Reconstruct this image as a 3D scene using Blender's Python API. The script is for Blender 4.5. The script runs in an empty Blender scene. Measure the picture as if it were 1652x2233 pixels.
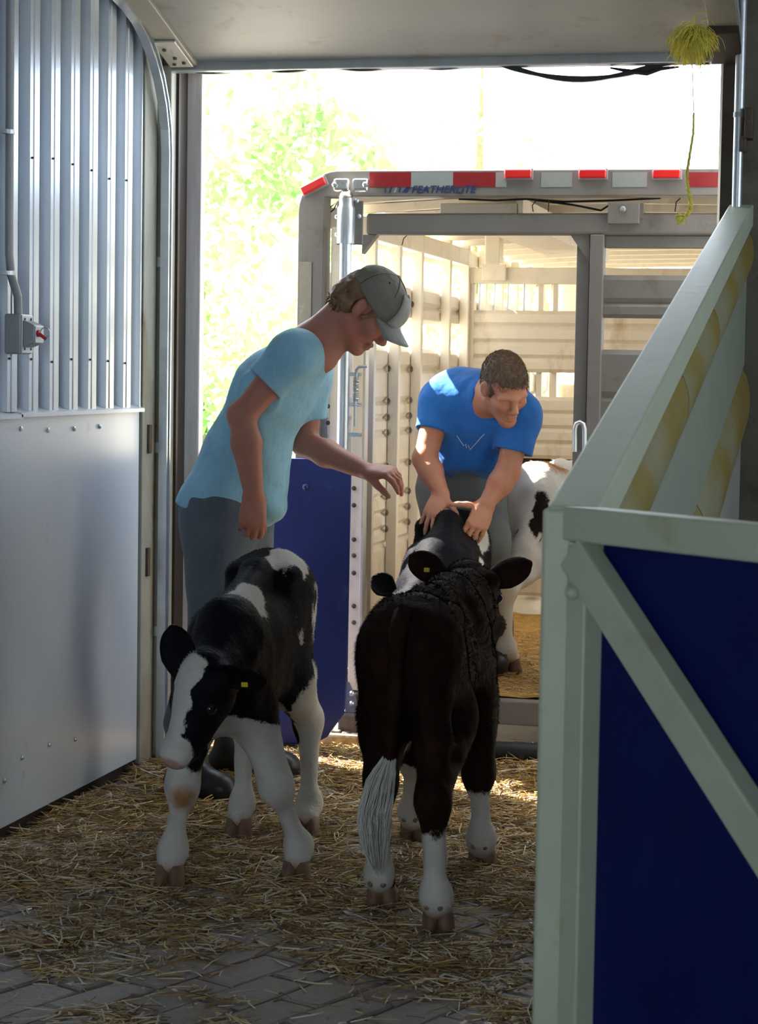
import bpy, bmesh, math, random
import numpy as np
from mathutils import Vector, Matrix, Euler, noise as mnoise
from mathutils.bvhtree import BVHTree

rng = random.Random(7)
nrg = np.random.default_rng(11)
S = bpy.context.scene
COL = S.collection

# ------------------------------------------------------------------ camera
FPX, CAM_H = 4600.0, 1.4                       # focal length in pixels of the 1652x2233 frame
YAW, PITCH, ROLL = math.radians(13.1), math.atan(308/4600), math.radians(.92)
CAM_R = Matrix.Rotation(YAW, 3, 'Z') @ Matrix.Rotation(math.pi/2-PITCH, 3, 'X') @ Matrix.Rotation(ROLL, 3, 'Z')
cam_d = bpy.data.cameras.new('camera'); cam = bpy.data.objects.new('camera', cam_d); COL.objects.link(cam)
cam_d.sensor_fit = 'VERTICAL'; cam_d.sensor_height = 36.0; cam_d.lens = FPX/2233*36
cam_d.clip_start = .05; cam_d.clip_end = 300
cam_d.dof.use_dof = True; cam_d.dof.focus_distance = 6.5; cam_d.dof.aperture_fstop = 11.0
cam.matrix_world = Matrix.Translation((0, 0, CAM_H)) @ CAM_R.to_4x4()
S.camera = cam

# ------------------------------------------------------------------ sky, sun, exposure
S.view_settings.view_transform = 'Standard'; S.view_settings.look = 'None'
S.view_settings.gamma = 1.0; S.view_settings.exposure = 2.72
try: S.view_settings.use_curve_mapping = False
except Exception: pass
wd = bpy.data.worlds.new('sky'); S.world = wd; wd.use_nodes = True
bg = wd.node_tree.nodes['Background']; bg.inputs[0].default_value = (.80, .90, 1.0, 1); bg.inputs[1].default_value = 1.15
sun_d = bpy.data.lights.new('sun', 'SUN'); sun_d.energy = 7.0; sun_d.angle = .01; sun_d.color = (1, .955, .88)
sun = bpy.data.objects.new('sun', sun_d); COL.objects.link(sun); sun.location = (-20, 20, 25)
SUN_DIR = Vector((-.66, .30, .74)).normalized()           # towards the sun: high, over the trees on the left
sun.rotation_euler = SUN_DIR.to_track_quat('Z', 'Y').to_euler()

# ------------------------------------------------------------------ small helpers
def V(*a): return Vector(a)
def at(px, py, x=None, y=None, z=None):
    """a measured point: the spot in the photograph, at a known plane of the barn"""
    r = CAM_R @ Vector(((px-826)/FPX, -(py-1116.5)/FPX, -1.0))
    t = x/r.x if x is not None else y/r.y if y is not None else (z-CAM_H)/r.z
    return Vector((t*r.x, t*r.y, CAM_H+t*r.z))

WLOC = {}
def wl(o): return WLOC[o] if o is not None else Vector((0, 0, 0))
def tag(o, label=None, cat=None, group=None, kind=None):
    if label: o['label'] = label
    if cat: o['category'] = cat
    if group: o['group'] = group
    if kind: o['kind'] = kind
    return o
def thing(name, loc, label=None, cat=None, group=None, kind=None):
    o = bpy.data.objects.new(name, None); COL.objects.link(o); o.location = loc; o.empty_display_size = .1
    WLOC[o] = Vector(loc); return tag(o, label, cat, group, kind)
def link(name, me, m, parent=None, origin=None, smooth=False):
    """mesh with world-space vertices -> object whose origin lies at the mesh (or at origin)"""
    n = len(me.vertices); co = np.empty(n*3, np.float32); me.vertices.foreach_get('co', co); co = co.reshape(-1, 3)
    c = Vector([float(v) for v in (co.min(0)+co.max(0))/2]) if origin is None else Vector(origin)
    co -= np.array(c, np.float32); me.vertices.foreach_set('co', co.ravel())
    if smooth: me.polygons.foreach_set('use_smooth', [True]*len(me.polygons))
    me.update()
    for mm in (m if isinstance(m, (list, tuple)) else [m]): me.materials.append(mm)
    o = bpy.data.objects.new(name, me); COL.objects.link(o); WLOC[o] = c
    o.location = c - wl(parent)
    if parent is not None: o.parent = parent
    return o
def bevel(o, w, seg=2):
    b = o.modifiers.new('bevel', 'BEVEL'); b.width = w; b.segments = seg; b.limit_method = 'ANGLE'; b.angle_limit = math.radians(40); return o
def frame_of(d, up=Vector((0, 0, 1))):
    d = Vector(d).normalized()
    s = d.cross(up)
    if s.length < 1e-4: s = d.cross(Vector((0, 1, 0)))
    s.normalize(); return s, s.cross(d).normalized()

class MB:
    """collects shapes into one mesh"""
    def __init__(s): s.v = []; s.f = []
    def add(s, vs, fs):
        b = len(s.v); s.v += [tuple(v) for v in vs]; s.f += [tuple(b+i for i in f) for f in fs]; return s
    def box(s, x0, x1, y0, y1, z0, z1):
        return s.add([(x, y, z) for x in (x0, x1) for y in (y0, y1) for z in (z0, z1)],
                     [(0, 1, 3, 2), (4, 6, 7, 5), (0, 4, 5, 1), (2, 3, 7, 6), (0, 2, 6, 4), (1, 5, 7, 3)])
    def obox(s, c, ax, ay, az):
        """oriented box: centre and three half-extent vectors"""
        c, ax, ay, az = map(Vector, (c, ax, ay, az))
        return s.add([c+ax*i+ay*j+az*k for i in (-1, 1) for j in (-1, 1) for k in (-1, 1)],
                     [(0, 1, 3, 2), (4, 6, 7, 5), (0, 4, 5, 1), (2, 3, 7, 6), (0, 2, 6, 4), (1, 5, 7, 3)])
    def bar(s, a, b, w, h, up=Vector((0, 0, 1))):
        a, b = Vector(a), Vector(b); d = b-a; sd, u = frame_of(d, up)
        return s.obox((a+b)/2, d/2, sd*(w/2), u*(h/2))
    def tube(s, pts, r, n=10, cap=True, flat=1.0):
        pts = [Vector(p) for p in pts]; m = len(pts); rs = r if isinstance(r, (list, tuple)) else [r]*m
        vs = []; u0 = None
        for i, p in enumerate(pts):
            d = (pts[min(i+1, m-1)]-pts[max(i-1, 0)]).normalized()
            if u0 is None: sd, u0 = frame_of(d)
            else:
                u0 = (u0-d*u0.dot(d)).normalized()
            sd = d.cross(u0)
            for k in range(n):
                a = 2*math.pi*k/n; vs.append(p+(sd*math.cos(a)+u0*math.sin(a)*flat)*rs[i])
        fs = [(i*n+k, i*n+(k+1) % n, (i+1)*n+(k+1) % n, (i+1)*n+k) for i in range(m-1) for k in range(n)]
        if cap: fs += [tuple(range(n-1, -1, -1)), tuple((m-1)*n+k for k in range(n))]
        return s.add(vs, fs)
    def prism(s, poly, o, ex, ey, ez):
        """polygon (2D, along ex/ey from o) extruded by the vector ez"""
        o, ex, ey, ez = map(Vector, (o, ex, ey, ez)); n = len(poly)
        a = [o+ex*p[0]+ey*p[1] for p in poly]; b = [p+ez for p in a]
        return s.add(a+b, [tuple(range(n-1, -1, -1)), tuple(range(n, 2*n))] + [(i, (i+1) % n, n+(i+1) % n, n+i) for i in range(n)])
    def lathe(s, c, axis, prof, n=16):
        c = Vector(c); d = Vector(axis).normalized(); sd, u = frame_of(d); m = len(prof)
        vs = [c+d*h+(sd*math.cos(2*math.pi*k/n)+u*math.sin(2*math.pi*k/n))*r for h, r in prof for k in range(n)]
        fs = [(i*n+k, i*n+(k+1) % n, (i+1)*n+(k+1) % n, (i+1)*n+k) for i in range(m-1) for k in range(n)]
        fs += [tuple(range(n-1, -1, -1)), tuple((m-1)*n+k for k in range(n))]
        return s.add(vs, fs)
    def grid(s, fn, nu, nv):
        b = [fn(i/nu, j/nv) for i in range(nu+1) for j in range(nv+1)]
        return s.add(b, [(i*(nv+1)+j, (i+1)*(nv+1)+j, (i+1)*(nv+1)+j+1, i*(nv+1)+j+1) for i in range(nu) for j in range(nv)])
    def mesh(s, name, recalc=True):
        me = bpy.data.meshes.new(name); me.from_pydata(s.v, [], s.f)
        if recalc:
            bm = bmesh.new(); bm.from_mesh(me); bmesh.ops.recalc_face_normals(bm, faces=bm.faces); bm.to_mesh(me); bm.free()
        return me
    def build(s, name, m, parent=None, smooth=False, bev=0, seg=2, origin=None, recalc=True):
        o = link(name, s.mesh(name, recalc), m, parent, origin, smooth)
        if smooth and not bev:
            try: o.data.set_sharp_from_angle(angle=math.radians(48))
            except Exception: pass
        if bev: bevel(o, bev, seg)
        return o
def bx(name, m, parent, x0, x1, y0, y1, z0, z1, bev=0, seg=2):
    return MB().box(x0, x1, y0, y1, z0, z1).build(name, m, parent, bev=bev, seg=seg)
def struct(o): o['kind'] = 'structure'; return o
def dup(o, parent=None, loc=None, rot=None, scale=None):
    c = o.copy(); COL.objects.link(c); c.parent = parent; WLOC[c] = Vector(loc) if loc is not None else WLOC[o].copy()
    c.location = WLOC[c]-wl(parent)
    if rot is not None: c.rotation_euler = rot
    if scale is not None: c.scale = scale
    return c

# ------------------------------------------------------------------ procedural materials
def nt_new(name):
    m = bpy.data.materials.new(name); m.use_nodes = True; t = m.node_tree
    return m, t, t.nodes['Principled BSDF']
def nd(t, typ, **kw):
    n = t.nodes.new(typ)
    for k, v in kw.items(): setattr(n, k, v)
    return n
def noise_fac(t, scale, detail=4, rough=.55, stretch=None, coord='Object'):
    tc = nd(t, 'ShaderNodeTexCoord'); mp = nd(t, 'ShaderNodeMapping')
    t.links.new(tc.outputs[coord], mp.inputs[0])
    if stretch: mp.inputs['Scale'].default_value = stretch
    n = nd(t, 'ShaderNodeTexNoise'); n.inputs['Scale'].default_value = scale; n.inputs['Detail'].default_value = detail
    n.inputs['Roughness'].default_value = rough; t.links.new(mp.outputs[0], n.inputs[0]); return n.outputs[0]
def ramp(t, fac, stops):
    r = nd(t, 'ShaderNodeValToRGB'); e = r.color_ramp.elements
    while len(e) < len(stops): e.new(.5)
    for i, (p, c) in enumerate(stops):
        e[i].position = p; e[i].color = (c, c, c, 1) if not isinstance(c, (tuple, list)) else (*c[:3], 1)
    t.links.new(fac, r.inputs[0]); return r.outputs[0]
def mixc(t, fac, a, b):
    m = nd(t, 'ShaderNodeMix', data_type='RGBA')
    for sock, v in ((m.inputs[0], fac), (m.inputs[6], a), (m.inputs[7], b)):
        if isinstance(v, (int, float)): sock.default_value = v
        elif isinstance(v, (tuple, list)): sock.default_value = (*v[:3], 1)
        else: t.links.new(v, sock)
    return m.outputs[2]
def mul(c, k): return tuple(min(1, max(0, v*k)) for v in c)
def mat(name, c, rough=.6, metal=0.0, var=.15, scale=5, bump=0, bscale=80, stain=None, spec=.5, stretch=None, bstretch=None, coat=0):
    m, t, b = nt_new(name)
    f = noise_fac(t, scale, 5, stretch=stretch)
    col = mixc(t, ramp(t, f, [(.25, 0.0), (.75, 1.0)]), mul(c, 1-var), mul(c, 1+var))
    for st in (stain or []):
        sc, lo, hi, ssc, sst = st
        f2 = noise_fac(t, ssc, 6, .65, stretch=sst)
        col = mixc(t, ramp(t, f2, [(lo, 0.0), (hi, 1.0)]), col, sc)
    t.links.new(col, b.inputs['Base Color'])
    b.inputs['Roughness'].default_value = rough; b.inputs['Metallic'].default_value = metal
    b.inputs['Specular IOR Level'].default_value = spec
    if coat: b.inputs['Coat Weight'].default_value = coat
    if bump:
        bn = nd(t, 'ShaderNodeBump'); bn.inputs['Strength'].default_value = bump; bn.inputs['Distance'].default_value = .01
        t.links.new(noise_fac(t, bscale, 5, stretch=bstretch), bn.inputs['Height']); t.links.new(bn.outputs[0], b.inputs['Normal'])
    return m
DIRT = (.17, .115, .05)
M = {}
M['siding'] = mat('galvanised_siding', (.46, .51, .57), .30, .55, .08, 3, .05, 30, [(DIRT, .70, .82, 9, (1, 1, .3))])
M['panel'] = mat('white_wall_board', (.60, .66, .75), .30, 0, .06, 2.5, .03, 40, [((.36, .30, .22), .66, .82, 5, (1, 1, .6)), (DIRT, .73, .78, 28, (1, 1, .5))])
M['greypaint'] = mat('grey_painted_timber', (.33, .34, .29), .55, 0, .14, 4, .08, 50, [((.24, .18, .11), .46, .66, 3, (1, 1, .4)), ((.14, .075, .03), .60, .68, 9, (1, 1, .22))])
M['darkgap'] = mat('dark_timber', (.022, .014, .009), .7, 0, .3, 6)  # real dark parts, and also the shade in gap strip and jamb return
M['wood'] = mat('weathered_wood', (.72, .68, .68), .8, 0, .22, 6, .2, 40, None, .3, (4, 4, .3), (6, 6, .4))
M['steel'] = mat('galvanised_steel', (.50, .54, .58), .35, .8, .12, 12, .05, 60)
M['conduit'] = mat('grey_conduit', (.30, .31, .32), .45, .3, .08, 8)
M['doorskin'] = mat('overhead_door_skin', (.31, .315, .295), .5, 0, .08, 3, .06, 25, [((.21, .17, .09), .58, .80, 7, None), ((.10, .08, .05), .72, .78, 30, None)])
M['doorstile'] = mat('door_stile', (.36, .34, .29), .5, .2, .12, 5, 0, 0, [(DIRT, .60, .75, 12, None)])
M['black'] = mat('black_rubber', (.010, .010, .012), .55, 0, .3, 8, .1, 40)
M['concrete'] = mat('concrete', (.24, .205, .175), .85, 0, .25, 6, .3, 50, [((.10, .075, .05), .5, .7, 4, None)])
M['barnwall'] = mat('barn_wall', (.30, .30, .27), .7, 0, .12, 2, .05, 30, [((.16, .12, .06), .62, .75, 5, (1, 1, .4))])
M['ceiling'] = mat('ceiling_tin', (.30, .30, .29), .7, 0, .1, 2)
M['gatepaint'] = mat('pale_green_paint', (.44, .49, .37), .42, 0, .07, 6, .08, 25, [((.33, .31, .13), .60, .78, 7, None), ((.09, .07, .03), .73, .77, 26, None)])
M['planks'] = mat('stained_cladding', (.27, .28, .19), .45, 0, .08, 5, .05, 20, [((.23, .17, .035), .36, .62, 4, (1, .5, 1)), ((.07, .05, .02), .73, .78, 20, None)])
M['bluepanel'] = mat('navy_panel', (.003, .009, .085), .5, 0, .2, 6, .06, 30, [((.010, .022, .09), .60, .80, 6, (1, 1, .5)), ((.12, .14, .2), .757, .77, 45, None)], .12)
M['bluegate'] = mat('blue_board', (.006, .017, .15), .40, 0, .15, 5, .04, 30, [((.04, .06, .17), .6, .8, 6, None), ((.45, .47, .52), .765, .775, 55, (1, 1, .4))])
M['alu'] = mat('trailer_aluminium', (.175, .165, .155), .50, .25, .10, 6, .05, 70, [((.11, .095, .075), .56, .76, 9, None)])  # base darkened for the backlit parts; same metal as the lit copy
M['alulight'] = mat('trailer_inner_aluminium', (.72, .645, .515), .45, .06, .07, 7, .03, 60, [((.42, .30, .15), .55, .80, 6, (1, 1, .5))])  # lit copy of the same metal, brightness put into the base
M['redtape'] = mat('red_reflective_tape', (.20, .008, .011), .35, 0, .12, 40)
M['whitetape'] = mat('silver_reflective_tape', (.24, .26, .26), .35, .1, .06, 40)
M['redlens'] = mat('red_lamp_lens', (.55, .022, .022), .12, 0, .05, 20, coat=.6)
M['navy'] = mat('navy_lettering', (.01, .025, .10), .4, 0, .1, 20)
M['chrome'] = mat('worn_chrome', (.62, .61, .58), .22, .9, .2, 20, .1, 50, [((.16, .10, .06), .62, .72, 14, None)])
M['rust'] = mat('rusty_iron', (.10, .075, .055), .7, .4, .3, 25, .4, 60)
# ================================================================== the setting
# ---- floor: slab with pavers proud of it
floor = struct(bx('floor', M['concrete'], None, -2.6, 3.2, -3.0, 7.3, -.20, -.012))
floor['label'] = 'stable floor of worn pavers under scattered straw'
M['paver'] = mat('worn_paver', (.33, .295, .275), .5, 0, .22, 9, .45, 60, [((.20, .155, .12), .45, .72, 6, None), ((.46, .43, .41), .68, .80, 40, None)])
pav_meshes = []
for k in range(4):
    mb = MB(); L, Wd, g = .245, .122, .0045
    ins = .006
    def o8(z, e): return [(-L/2+e, -Wd/2+e, z), (L/2-e, -Wd/2+e, z), (L/2-e, Wd/2-e, z), (-L/2+e, Wd/2-e, z)]
    r2 = random.Random(k); j = lambda vs: [(x+r2.uniform(-.003, .003), y+r2.uniform(-.003, .003), z+r2.uniform(-.0015, .0015)) for x, y, z in vs]
    mb.add(o8(-.03, g)+j(o8(-.004, g))+j(o8(0, g+ins)), [(0, 3, 2, 1)]+[(a, (a+1) % 4, 4+(a+1) % 4, 4+a) for a in range(4)]+[(4+a, 4+(a+1) % 4, 8+(a+1) % 4, 8+a) for a in range(4)]+[(8, 9, 10, 11)])
    me = mb.mesh('paver'); me.materials.append(M['paver']); pav_meshes.append(me)
pa = math.radians(66); cu, su = math.cos(pa), math.sin(pa); npv = 0
for i in range(-20, 21):
    for j in range(-30, 31):
        u = i*.245+(.1225 if j % 2 else 0); w = j*.122
        x = -1.4+u*cu-w*su; y = 5.2+u*su+w*cu
        if not (-2.40 < x < -.45 and 3.95 < y < 6.75): continue
        if x > -.62 and y > 5.2: continue
        o = bpy.data.objects.new('paver', pav_meshes[rng.randrange(4)]); COL.objects.link(o); o.parent = floor
        WLOC[o] = Vector((x, y, rng.uniform(-.003, .002))); o.location = WLOC[o]-WLOC[floor]
        o.rotation_euler = (rng.uniform(-.01, .01), rng.uniform(-.01, .01), pa+rng.choice((0, math.pi))+rng.uniform(-.012, .012)); npv += 1
print('pavers', npv)
ground = struct(bx('ground_outside', mat('sunlit_gravel', (.42, .38, .32), .9, 0, .2, 8, .4, 60), None, -30, 30, 7.3, 45, -.25, -.02))
ground['label'] = 'pale gravel yard outside the barn doorway'

# ---- left wall: ribbed siding over white board
wall_left = struct(bx('wall_left', M['barnwall'], None, -2.66, -2.50, -3.0, 7.15, -.2, 3.3))
wall_left['label'] = 'left barn wall of ribbed metal above white board'
def ribbed(y0, y1, z0, z1, per=.163, ridge=.085, dep=.032, xb=-2.487, ph=0.0):
    prof = []; y = y0
    k0 = math.floor((y0-ph)/per)-1
    pts = []
    for k in range(k0, k0+int((y1-y0)/per)+4):
        b = ph+k*per
        pts += [(b, 0), (b+.006, 1), (b+.028, 1), (b+.031, .88), (b+.037, .88), (b+.040, 1), (b+ridge-.006, 1), (b+ridge, 0), (b+ridge+.03, 0), (b+ridge+.034, .12), (b+ridge+.042, .12), (b+ridge+.046, 0)]
    pts = [p for p in pts if y0 < p[0] < y1]
    pts = [(y0, pts[0][1])]+pts+[(y1, pts[-1][1])]
    mb = MB(); n = len(pts)
    vs = [(xb+dep*h, yy, z) for yy, h in pts for z in (z0, z1)]
    mb.add(vs, [(2*i, 2*i+2, 2*i+3, 2*i+1) for i in range(n-1)])
    return mb
for y0, y1 in ((2.9, 3.97), (3.97, 4.95), (4.95, 5.93), (5.93, 6.90)):
    o = ribbed(y0, y1, 1.262, 3.3, ph=5.905).build('siding_sheet', M['siding'], wall_left, recalc=False)
for y0, y1 in ((2.2, 4.63), (4.635, 6.905)):
    o = bx('wall_board', M['panel'], wall_left, -2.50, -2.460, y0, y1, .035, 1.25, .004)
for y0, y1 in ((2.2, 5.84), (5.83, 6.91)):      # drip flashing on the board's top edge
    zz = .004 if y1 > 6 else 0
    o = MB().prism([(0, 0), (.052, -.018), (.052, -.030), (.048, -.030), (.046, -.020), (0, -.006)], (-2.495, y0, 1.272+zz), (1, 0, 0), (0, 0, 1), (0, y1-y0, 0)).build('flashing', M['panel'], wall_left)
shadow_gap = struct(bx('baseboard_left', M['darkgap'], None, -2.50, -2.468, 2.2, 6.90, -.012, .05)); shadow_gap['label'] = 'dark plank along the foot of the white board'  # dark strip stands in for shade in the gap below the board
for px, py in ((48, 935), (107, 938), (164, 935), (219, 930), (50, 1652), (109, 1624), (12, 1702), (166, 1612)):
    p = at(px, py, x=-2.455)
    MB().lathe(p-Vector((.004, 0, 0)), (1, 0, 0), [(0, .008), (.003, .008), (.006, .004), (.0065, 0.0005)], 10).build('screw', M['steel'], wall_left, smooth=True)
for k in range(9):
    for zz in (1.42, 2.02):
        b = 5.905+(k-3)*.163+.018
        if b > 6.88: continue
        p = Vector((-2.4545, b+rng.uniform(0, .004), zz+rng.uniform(-.01, .01)))
        MB().lathe(p, (1, 0, 0), [(0, .004), (.003, .004), (.005, .001)], 6).build('screw', M['rust'], wall_left)

# ---- front wall and doorway timber
wall_front = struct(thing('wall_front', (-1.4, 7.2, 0))); wall_front['label'] = 'end wall round the open doorway'
bx('wall_section', M['barnwall'], wall_front, -8.0, -2.47, 7.15, 7.30, -.2, 3.3)
bx('wall_section', M['barnwall'], wall_front, -.44, 5.0, 7.15, 7.30, -.2, 3.3)
bx('wall_section', M['barnwall'], wall_front, -2.47, -.44, 7.15, 7.30, 2.46, 3.3)
trim = struct(thing('trim_1', (-2.45, 7.1, 0))); trim['label'] = 'dirty painted boards and dark gap beside the doorway'
bx('corner_board', M['greypaint'], trim, -2.50, -2.452, 6.915, 7.045, -.012, 2.9, .004)
bx('corner_board', M['greypaint'], trim, -2.50, -2.470, 7.05, 7.14, -.012, 2.9)
bx('jamb_board', M['greypaint'], trim, -2.474, -2.417, 7.085, 7.16, -.012, 2.452, .004)
bx('jamb_return', M['darkgap'], trim, -2.49, -2.419, 7.165, 7.272, -.012, 2.46)  # return coloured dark because it lies in shadow
bx('weather_strip', M['darkgap'], trim, -2.419, -2.407, 7.14, 7.16, -.012, 2.45)
bx('outer_jamb', M['wood'], trim, -2.47, -2.366, 7.275, 7.325, -.03, 2.62, .004)
for zz, yy in ((1.15, 6.975), (.72, 6.97)):
    MB().obox((-2.449, yy, zz), (.006, 0, 0), (0, .014, 0), (0, 0, .05)).build('strike_plate', M['rust'], trim, bev=.002)
trim2 = struct(thing('trim_2', (-.47, 7.1, 0))); trim2['label'] = 'dark jamb boards on the doorway right of the trailer'
bx('jamb_board', mat('dark_brown_jamb', (.045, .032, .022), .7, 0, .3, 8), trim2, -.512, -.468, 7.09, 7.16, -.012, 2.44)
bx('jamb_return', M['wood'], trim2, -.535, -.44, 7.30, 7.34, -.03, 2.62)
bx('wall_lining', mat('grimy_lining', (.115, .105, .08), .75, 0, .2, 4, .1, 30, [((.05, .04, .025), .5, .7, 5, None)]), trim2, -.44, .9, 7.06, 7.14, -.012, 3.2)  # dark olive-brown base with darker blotches
ceiling = struct(bx('ceiling', M['ceiling'], None, -2.66, 3.3, -3.0, 7.3, 3.3, 3.4)); ceiling['label'] = 'dull metal ceiling high over the floor'
wall_right = struct(thing('wall_right', (3.25, 2.2, 0)))
for y0, y1, z0, z1 in ((-3.0, 2.2, -.2, 3.3), (6.2, 7.3, -.2, 3.3), (2.2, 6.2, -.2, 1.85), (2.2, 6.2, 2.85, 3.3)): bx('wall_section', M['barnwall'], wall_right, 3.2, 3.35, y0, y1, z0, z1)  # window opening put into this unseen wall to light the wing wall
for y0 in (3.5, 4.85): bx('mullion', M['barnwall'], wall_right, 3.22, 3.30, y0, y0+.08, 1.85, 2.85)
wall_right['label'] = 'far right barn wall beyond the pen'

wall_back = struct(thing('wall_back', (0, -3, 0))); wall_back['label'] = 'barn wall behind the viewer with its own open doorway'
for x0, x1, z0, z1 in ((-2.66, -1.0, -.2, 3.3), (.7, 3.35, -.2, 3.3), (-1.0, .7, 2.4, 3.3)): bx('wall_section', M['barnwall'], wall_back, x0, x1, -3.15, -3.0, z0, z1)
# ---- overhead door, rolled up over the opening
door = struct(thing('door_1', (-1.4, 7.0, 2.45))); door['label'] = 'raised overhead door section with torn black bottom seal'
DU = Vector((0, -.965, .262)); DN = Vector((0, -.262, -.965))       # along the leaf (inwards, up) and its inner face normal
D0 = Vector((-2.405, 7.10, 2.462))
mb = MB().obox(D0+Vector((.97, 0, 0))+DU*.55-DN*.02, (.985, 0, 0), DU*.55, DN*.02); mb.build('door_leaf', M['doorskin'], door, bev=.003)
mb = MB().obox(D0+Vector((.97, 0, 0))+DU*1.70-DN*.02, (.985, 0, 0), DU*.595, DN*.02); mb.build('door_leaf', M['doorskin'], door, bev=.003)
for xx in (.035, 1.905):
    MB().obox(D0+Vector((xx, 0, 0))+DU*.56+DN*.008, (.047, 0, 0), DU*.56, DN*.009).build('end_stile', M['doorstile'], door, bev=.003)
hp = MB().obox(D0+Vector((.03, 0, 0))+DU*.125+DN*.022, (.042, 0, 0), DU*.105, DN*.004).build('corner_bracket', mat('bracket_plate', (.50, .49, .47), .45, .4, .15, 10, 0, 0, [(DIRT, .6, .72, 16, None)]), door, bev=.002)
for a, b in ((.015, .17), (.03, .10), (.05, .06), (.012, .05)):
    MB().lathe(D0+Vector((a, 0, 0))+DU*b+DN*.025, DN, [(0, .007), (.006, .007), (.008, .003)], 8).build('bolt', M['rust'], door)
MB().obox(D0+Vector((1.905, 0, 0))+DU*.13+DN*.03, (.05, 0, 0), DU*.12, DN*.014).build('corner_bracket', M['darkgap'], door, bev=.003)
MB().obox(D0+Vector((.97, 0, 0))+DU*(-.004)+DN*.006, (.985, 0, 0), DU*.012, DN*.028).build('bottom_rail', M['steel'], door, bev=.003)
# torn rubber seal: clings on the left, droops on the right
def seal_z(u):
    if u < .62: return -.010-.004*math.sin(u*40)
    v = (u-.62)/.38
    return -.012-.055*math.sin(min(1, v*1.25)*math.pi)*(1-.25*v)
mb = MB()
N = 60; vs = []; fs = []
for i in range(N+1):
    u = i/N; x = -2.36+u*1.80; z = 2.446+seal_z(u); y = 7.11+.006*math.sin(u*17)
    th = .006+.004*abs(math.sin(u*23))
    for dy, dz in ((-.012, -th), (.012, -th), (.012, th), (-.012, th)): vs.append((x, y+dy, z+dz))
fs = [(4*i+k, 4*i+(k+1) % 4, 4*i+4+(k+1) % 4, 4*i+4+k) for i in range(N) for k in range(4)]+[(3, 2, 1, 0), tuple(4*N+k for k in range(4))]
mb.add(vs, fs).build('bottom_seal', M['black'], door)
MB().tube([at(1330, 148, y=7.11), at(1375, 156, y=7.105), at(1410, 160, y=7.10), at(1440, 150, y=7.1), at(1480, 146, y=7.1)], [.003, .008, .009, .007, .003], 6).build('seal_shred', M['black'], door)

# door tracks
tr = thing('door_track', (-2.44, 7.06, 0), 'bluish steel roller track running up the left door jamb and curving inwards', 'track')
path = [Vector((-2.435, 7.055, z)) for z in (-.01, .5, 1.2, 2.0, 2.14)]
for a in range(1, 8):
    t = a/7*math.radians(76); path.append(Vector((-2.435, 7.055-.62*(1-math.cos(t))*.9, 2.14+.46*math.sin(t))))
path.append(path[-1]+Vector((0, -1.6, .30)))
def channel(path, name, m, parent, w=.020, d=.030):
    mb = MB(); vs = []
    for i, p in enumerate(path):
        dr = (path[min(i+1, len(path)-1)]-path[max(i-1, 0)]).normalized(); nrm = Vector((1, 0, 0)); sd = dr.cross(nrm).normalized()
        for a, b in ((-w, 0), (-w, d), (-w*.55, d), (-w*.55, .008), (w*.55, .008), (w*.55, d), (w, d), (w, 0)): vs.append(p+sd*a+nrm*b)
    n = 8; m_ = len(path)
    fs = [(i*n+k, i*n+(k+1) % n, (i+1)*n+(k+1) % n, (i+1)*n+k) for i in range(m_-1) for k in range(n)]+[tuple(range(n-1, -1, -1)), tuple((m_-1)*n+k for k in range(n))]
    return mb.add(vs, fs).build(name, m, parent)
channel(path, 'rail', M['steel'], tr)
for z in (.45, 1.1, 1.75): MB().box(-2.474, -2.430, 7.05, 7.10, z, z+.035).build('bracket', M['steel'], tr)
pipe = thing('conduit_pipe', (-.455, 7.02, 0), 'grey steel pipe standing upright against the wall right of the doorway', 'pipe')
MB().tube([(-.452, 7.02, z) for z in (0, .8, 1.6, 2.1, 2.5, 3.2)], .0165, 14).build('pipe', M['steel'], pipe, smooth=True)
for z in (1.2, 2.25): MB().tube([(-.452, 7.02, z-.008), (-.452, 7.02, z+.008)], .019, 14).build('strap', M['conduit'], pipe)
# straw and cobweb tuft caught behind the pipe
tb = thing('wall_bracket', (-.42, 7.03, 2.2), 'dark rusty bracket on the wall behind the upright pipe', 'bracket')
MB().box(-.432, -.405, 6.985, 7.06, 2.17, 2.27).build('plate', M['rust'], tb, bev=.004)
MB().box(-.440, -.425, 6.99, 7.06, 2.13, 2.18).build('lip', M['rust'], tb, bev=.003)

# ---- wing wall on the right: sloping cap, post, cladding along the slope
ww = struct(thing('wall_wing', (-.44, 5.2, 0))); ww['label'] = 'low wing wall with a sloping pale cap rising towards the doorway'
SL = .198
def capz(y): return 1.21+SL*(y-3.26)
EY = Vector((0, 1, SL))
MB().prism([(-.48, 0), (-.40, 0), (-.40, -.072), (-.48, -.072)], (0, 3.20, capz(3.20)), (1, 0, 0), (0, 0, 1), EY*3.87).build('cap_rail', M['gatepaint'], ww, bev=.006, seg=3)
MB().prism([(3.28, -.1), (7.06, -.1), (7.06, capz(7.06)-.072), (3.28, capz(3.28)-.072)], (-.475, 0, 0), (0, 1, 0), (0, 0, 1), (.052, 0, 0)).build('core_board', M['barnwall'], ww)
MB().box(-.487, -.425, 3.195, 3.275, -.1, capz(3.2)-.005).build('end_post', M['gatepaint'], ww, bev=.006, seg=3)
def clad(name, d0, d1, proud, y0, y1, mm):
    n = 8; pts = []
    for i in range(n+1):
        u = i/n; pts.append((-.423+(proud*math.sin(u*math.pi)**.6 if proud > .012 else proud), -(d0+(d1-d0)*u)))
    pts += [(-.423, -d1), (-.423, -d0)] if proud <= .012 else []
    return MB().prism(pts, (0, y0, capz(y0)), (1, 0, 0), (0, 0, 1), EY*(y1-y0)).build(name, mm, ww, smooth=proud > .012)
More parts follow.
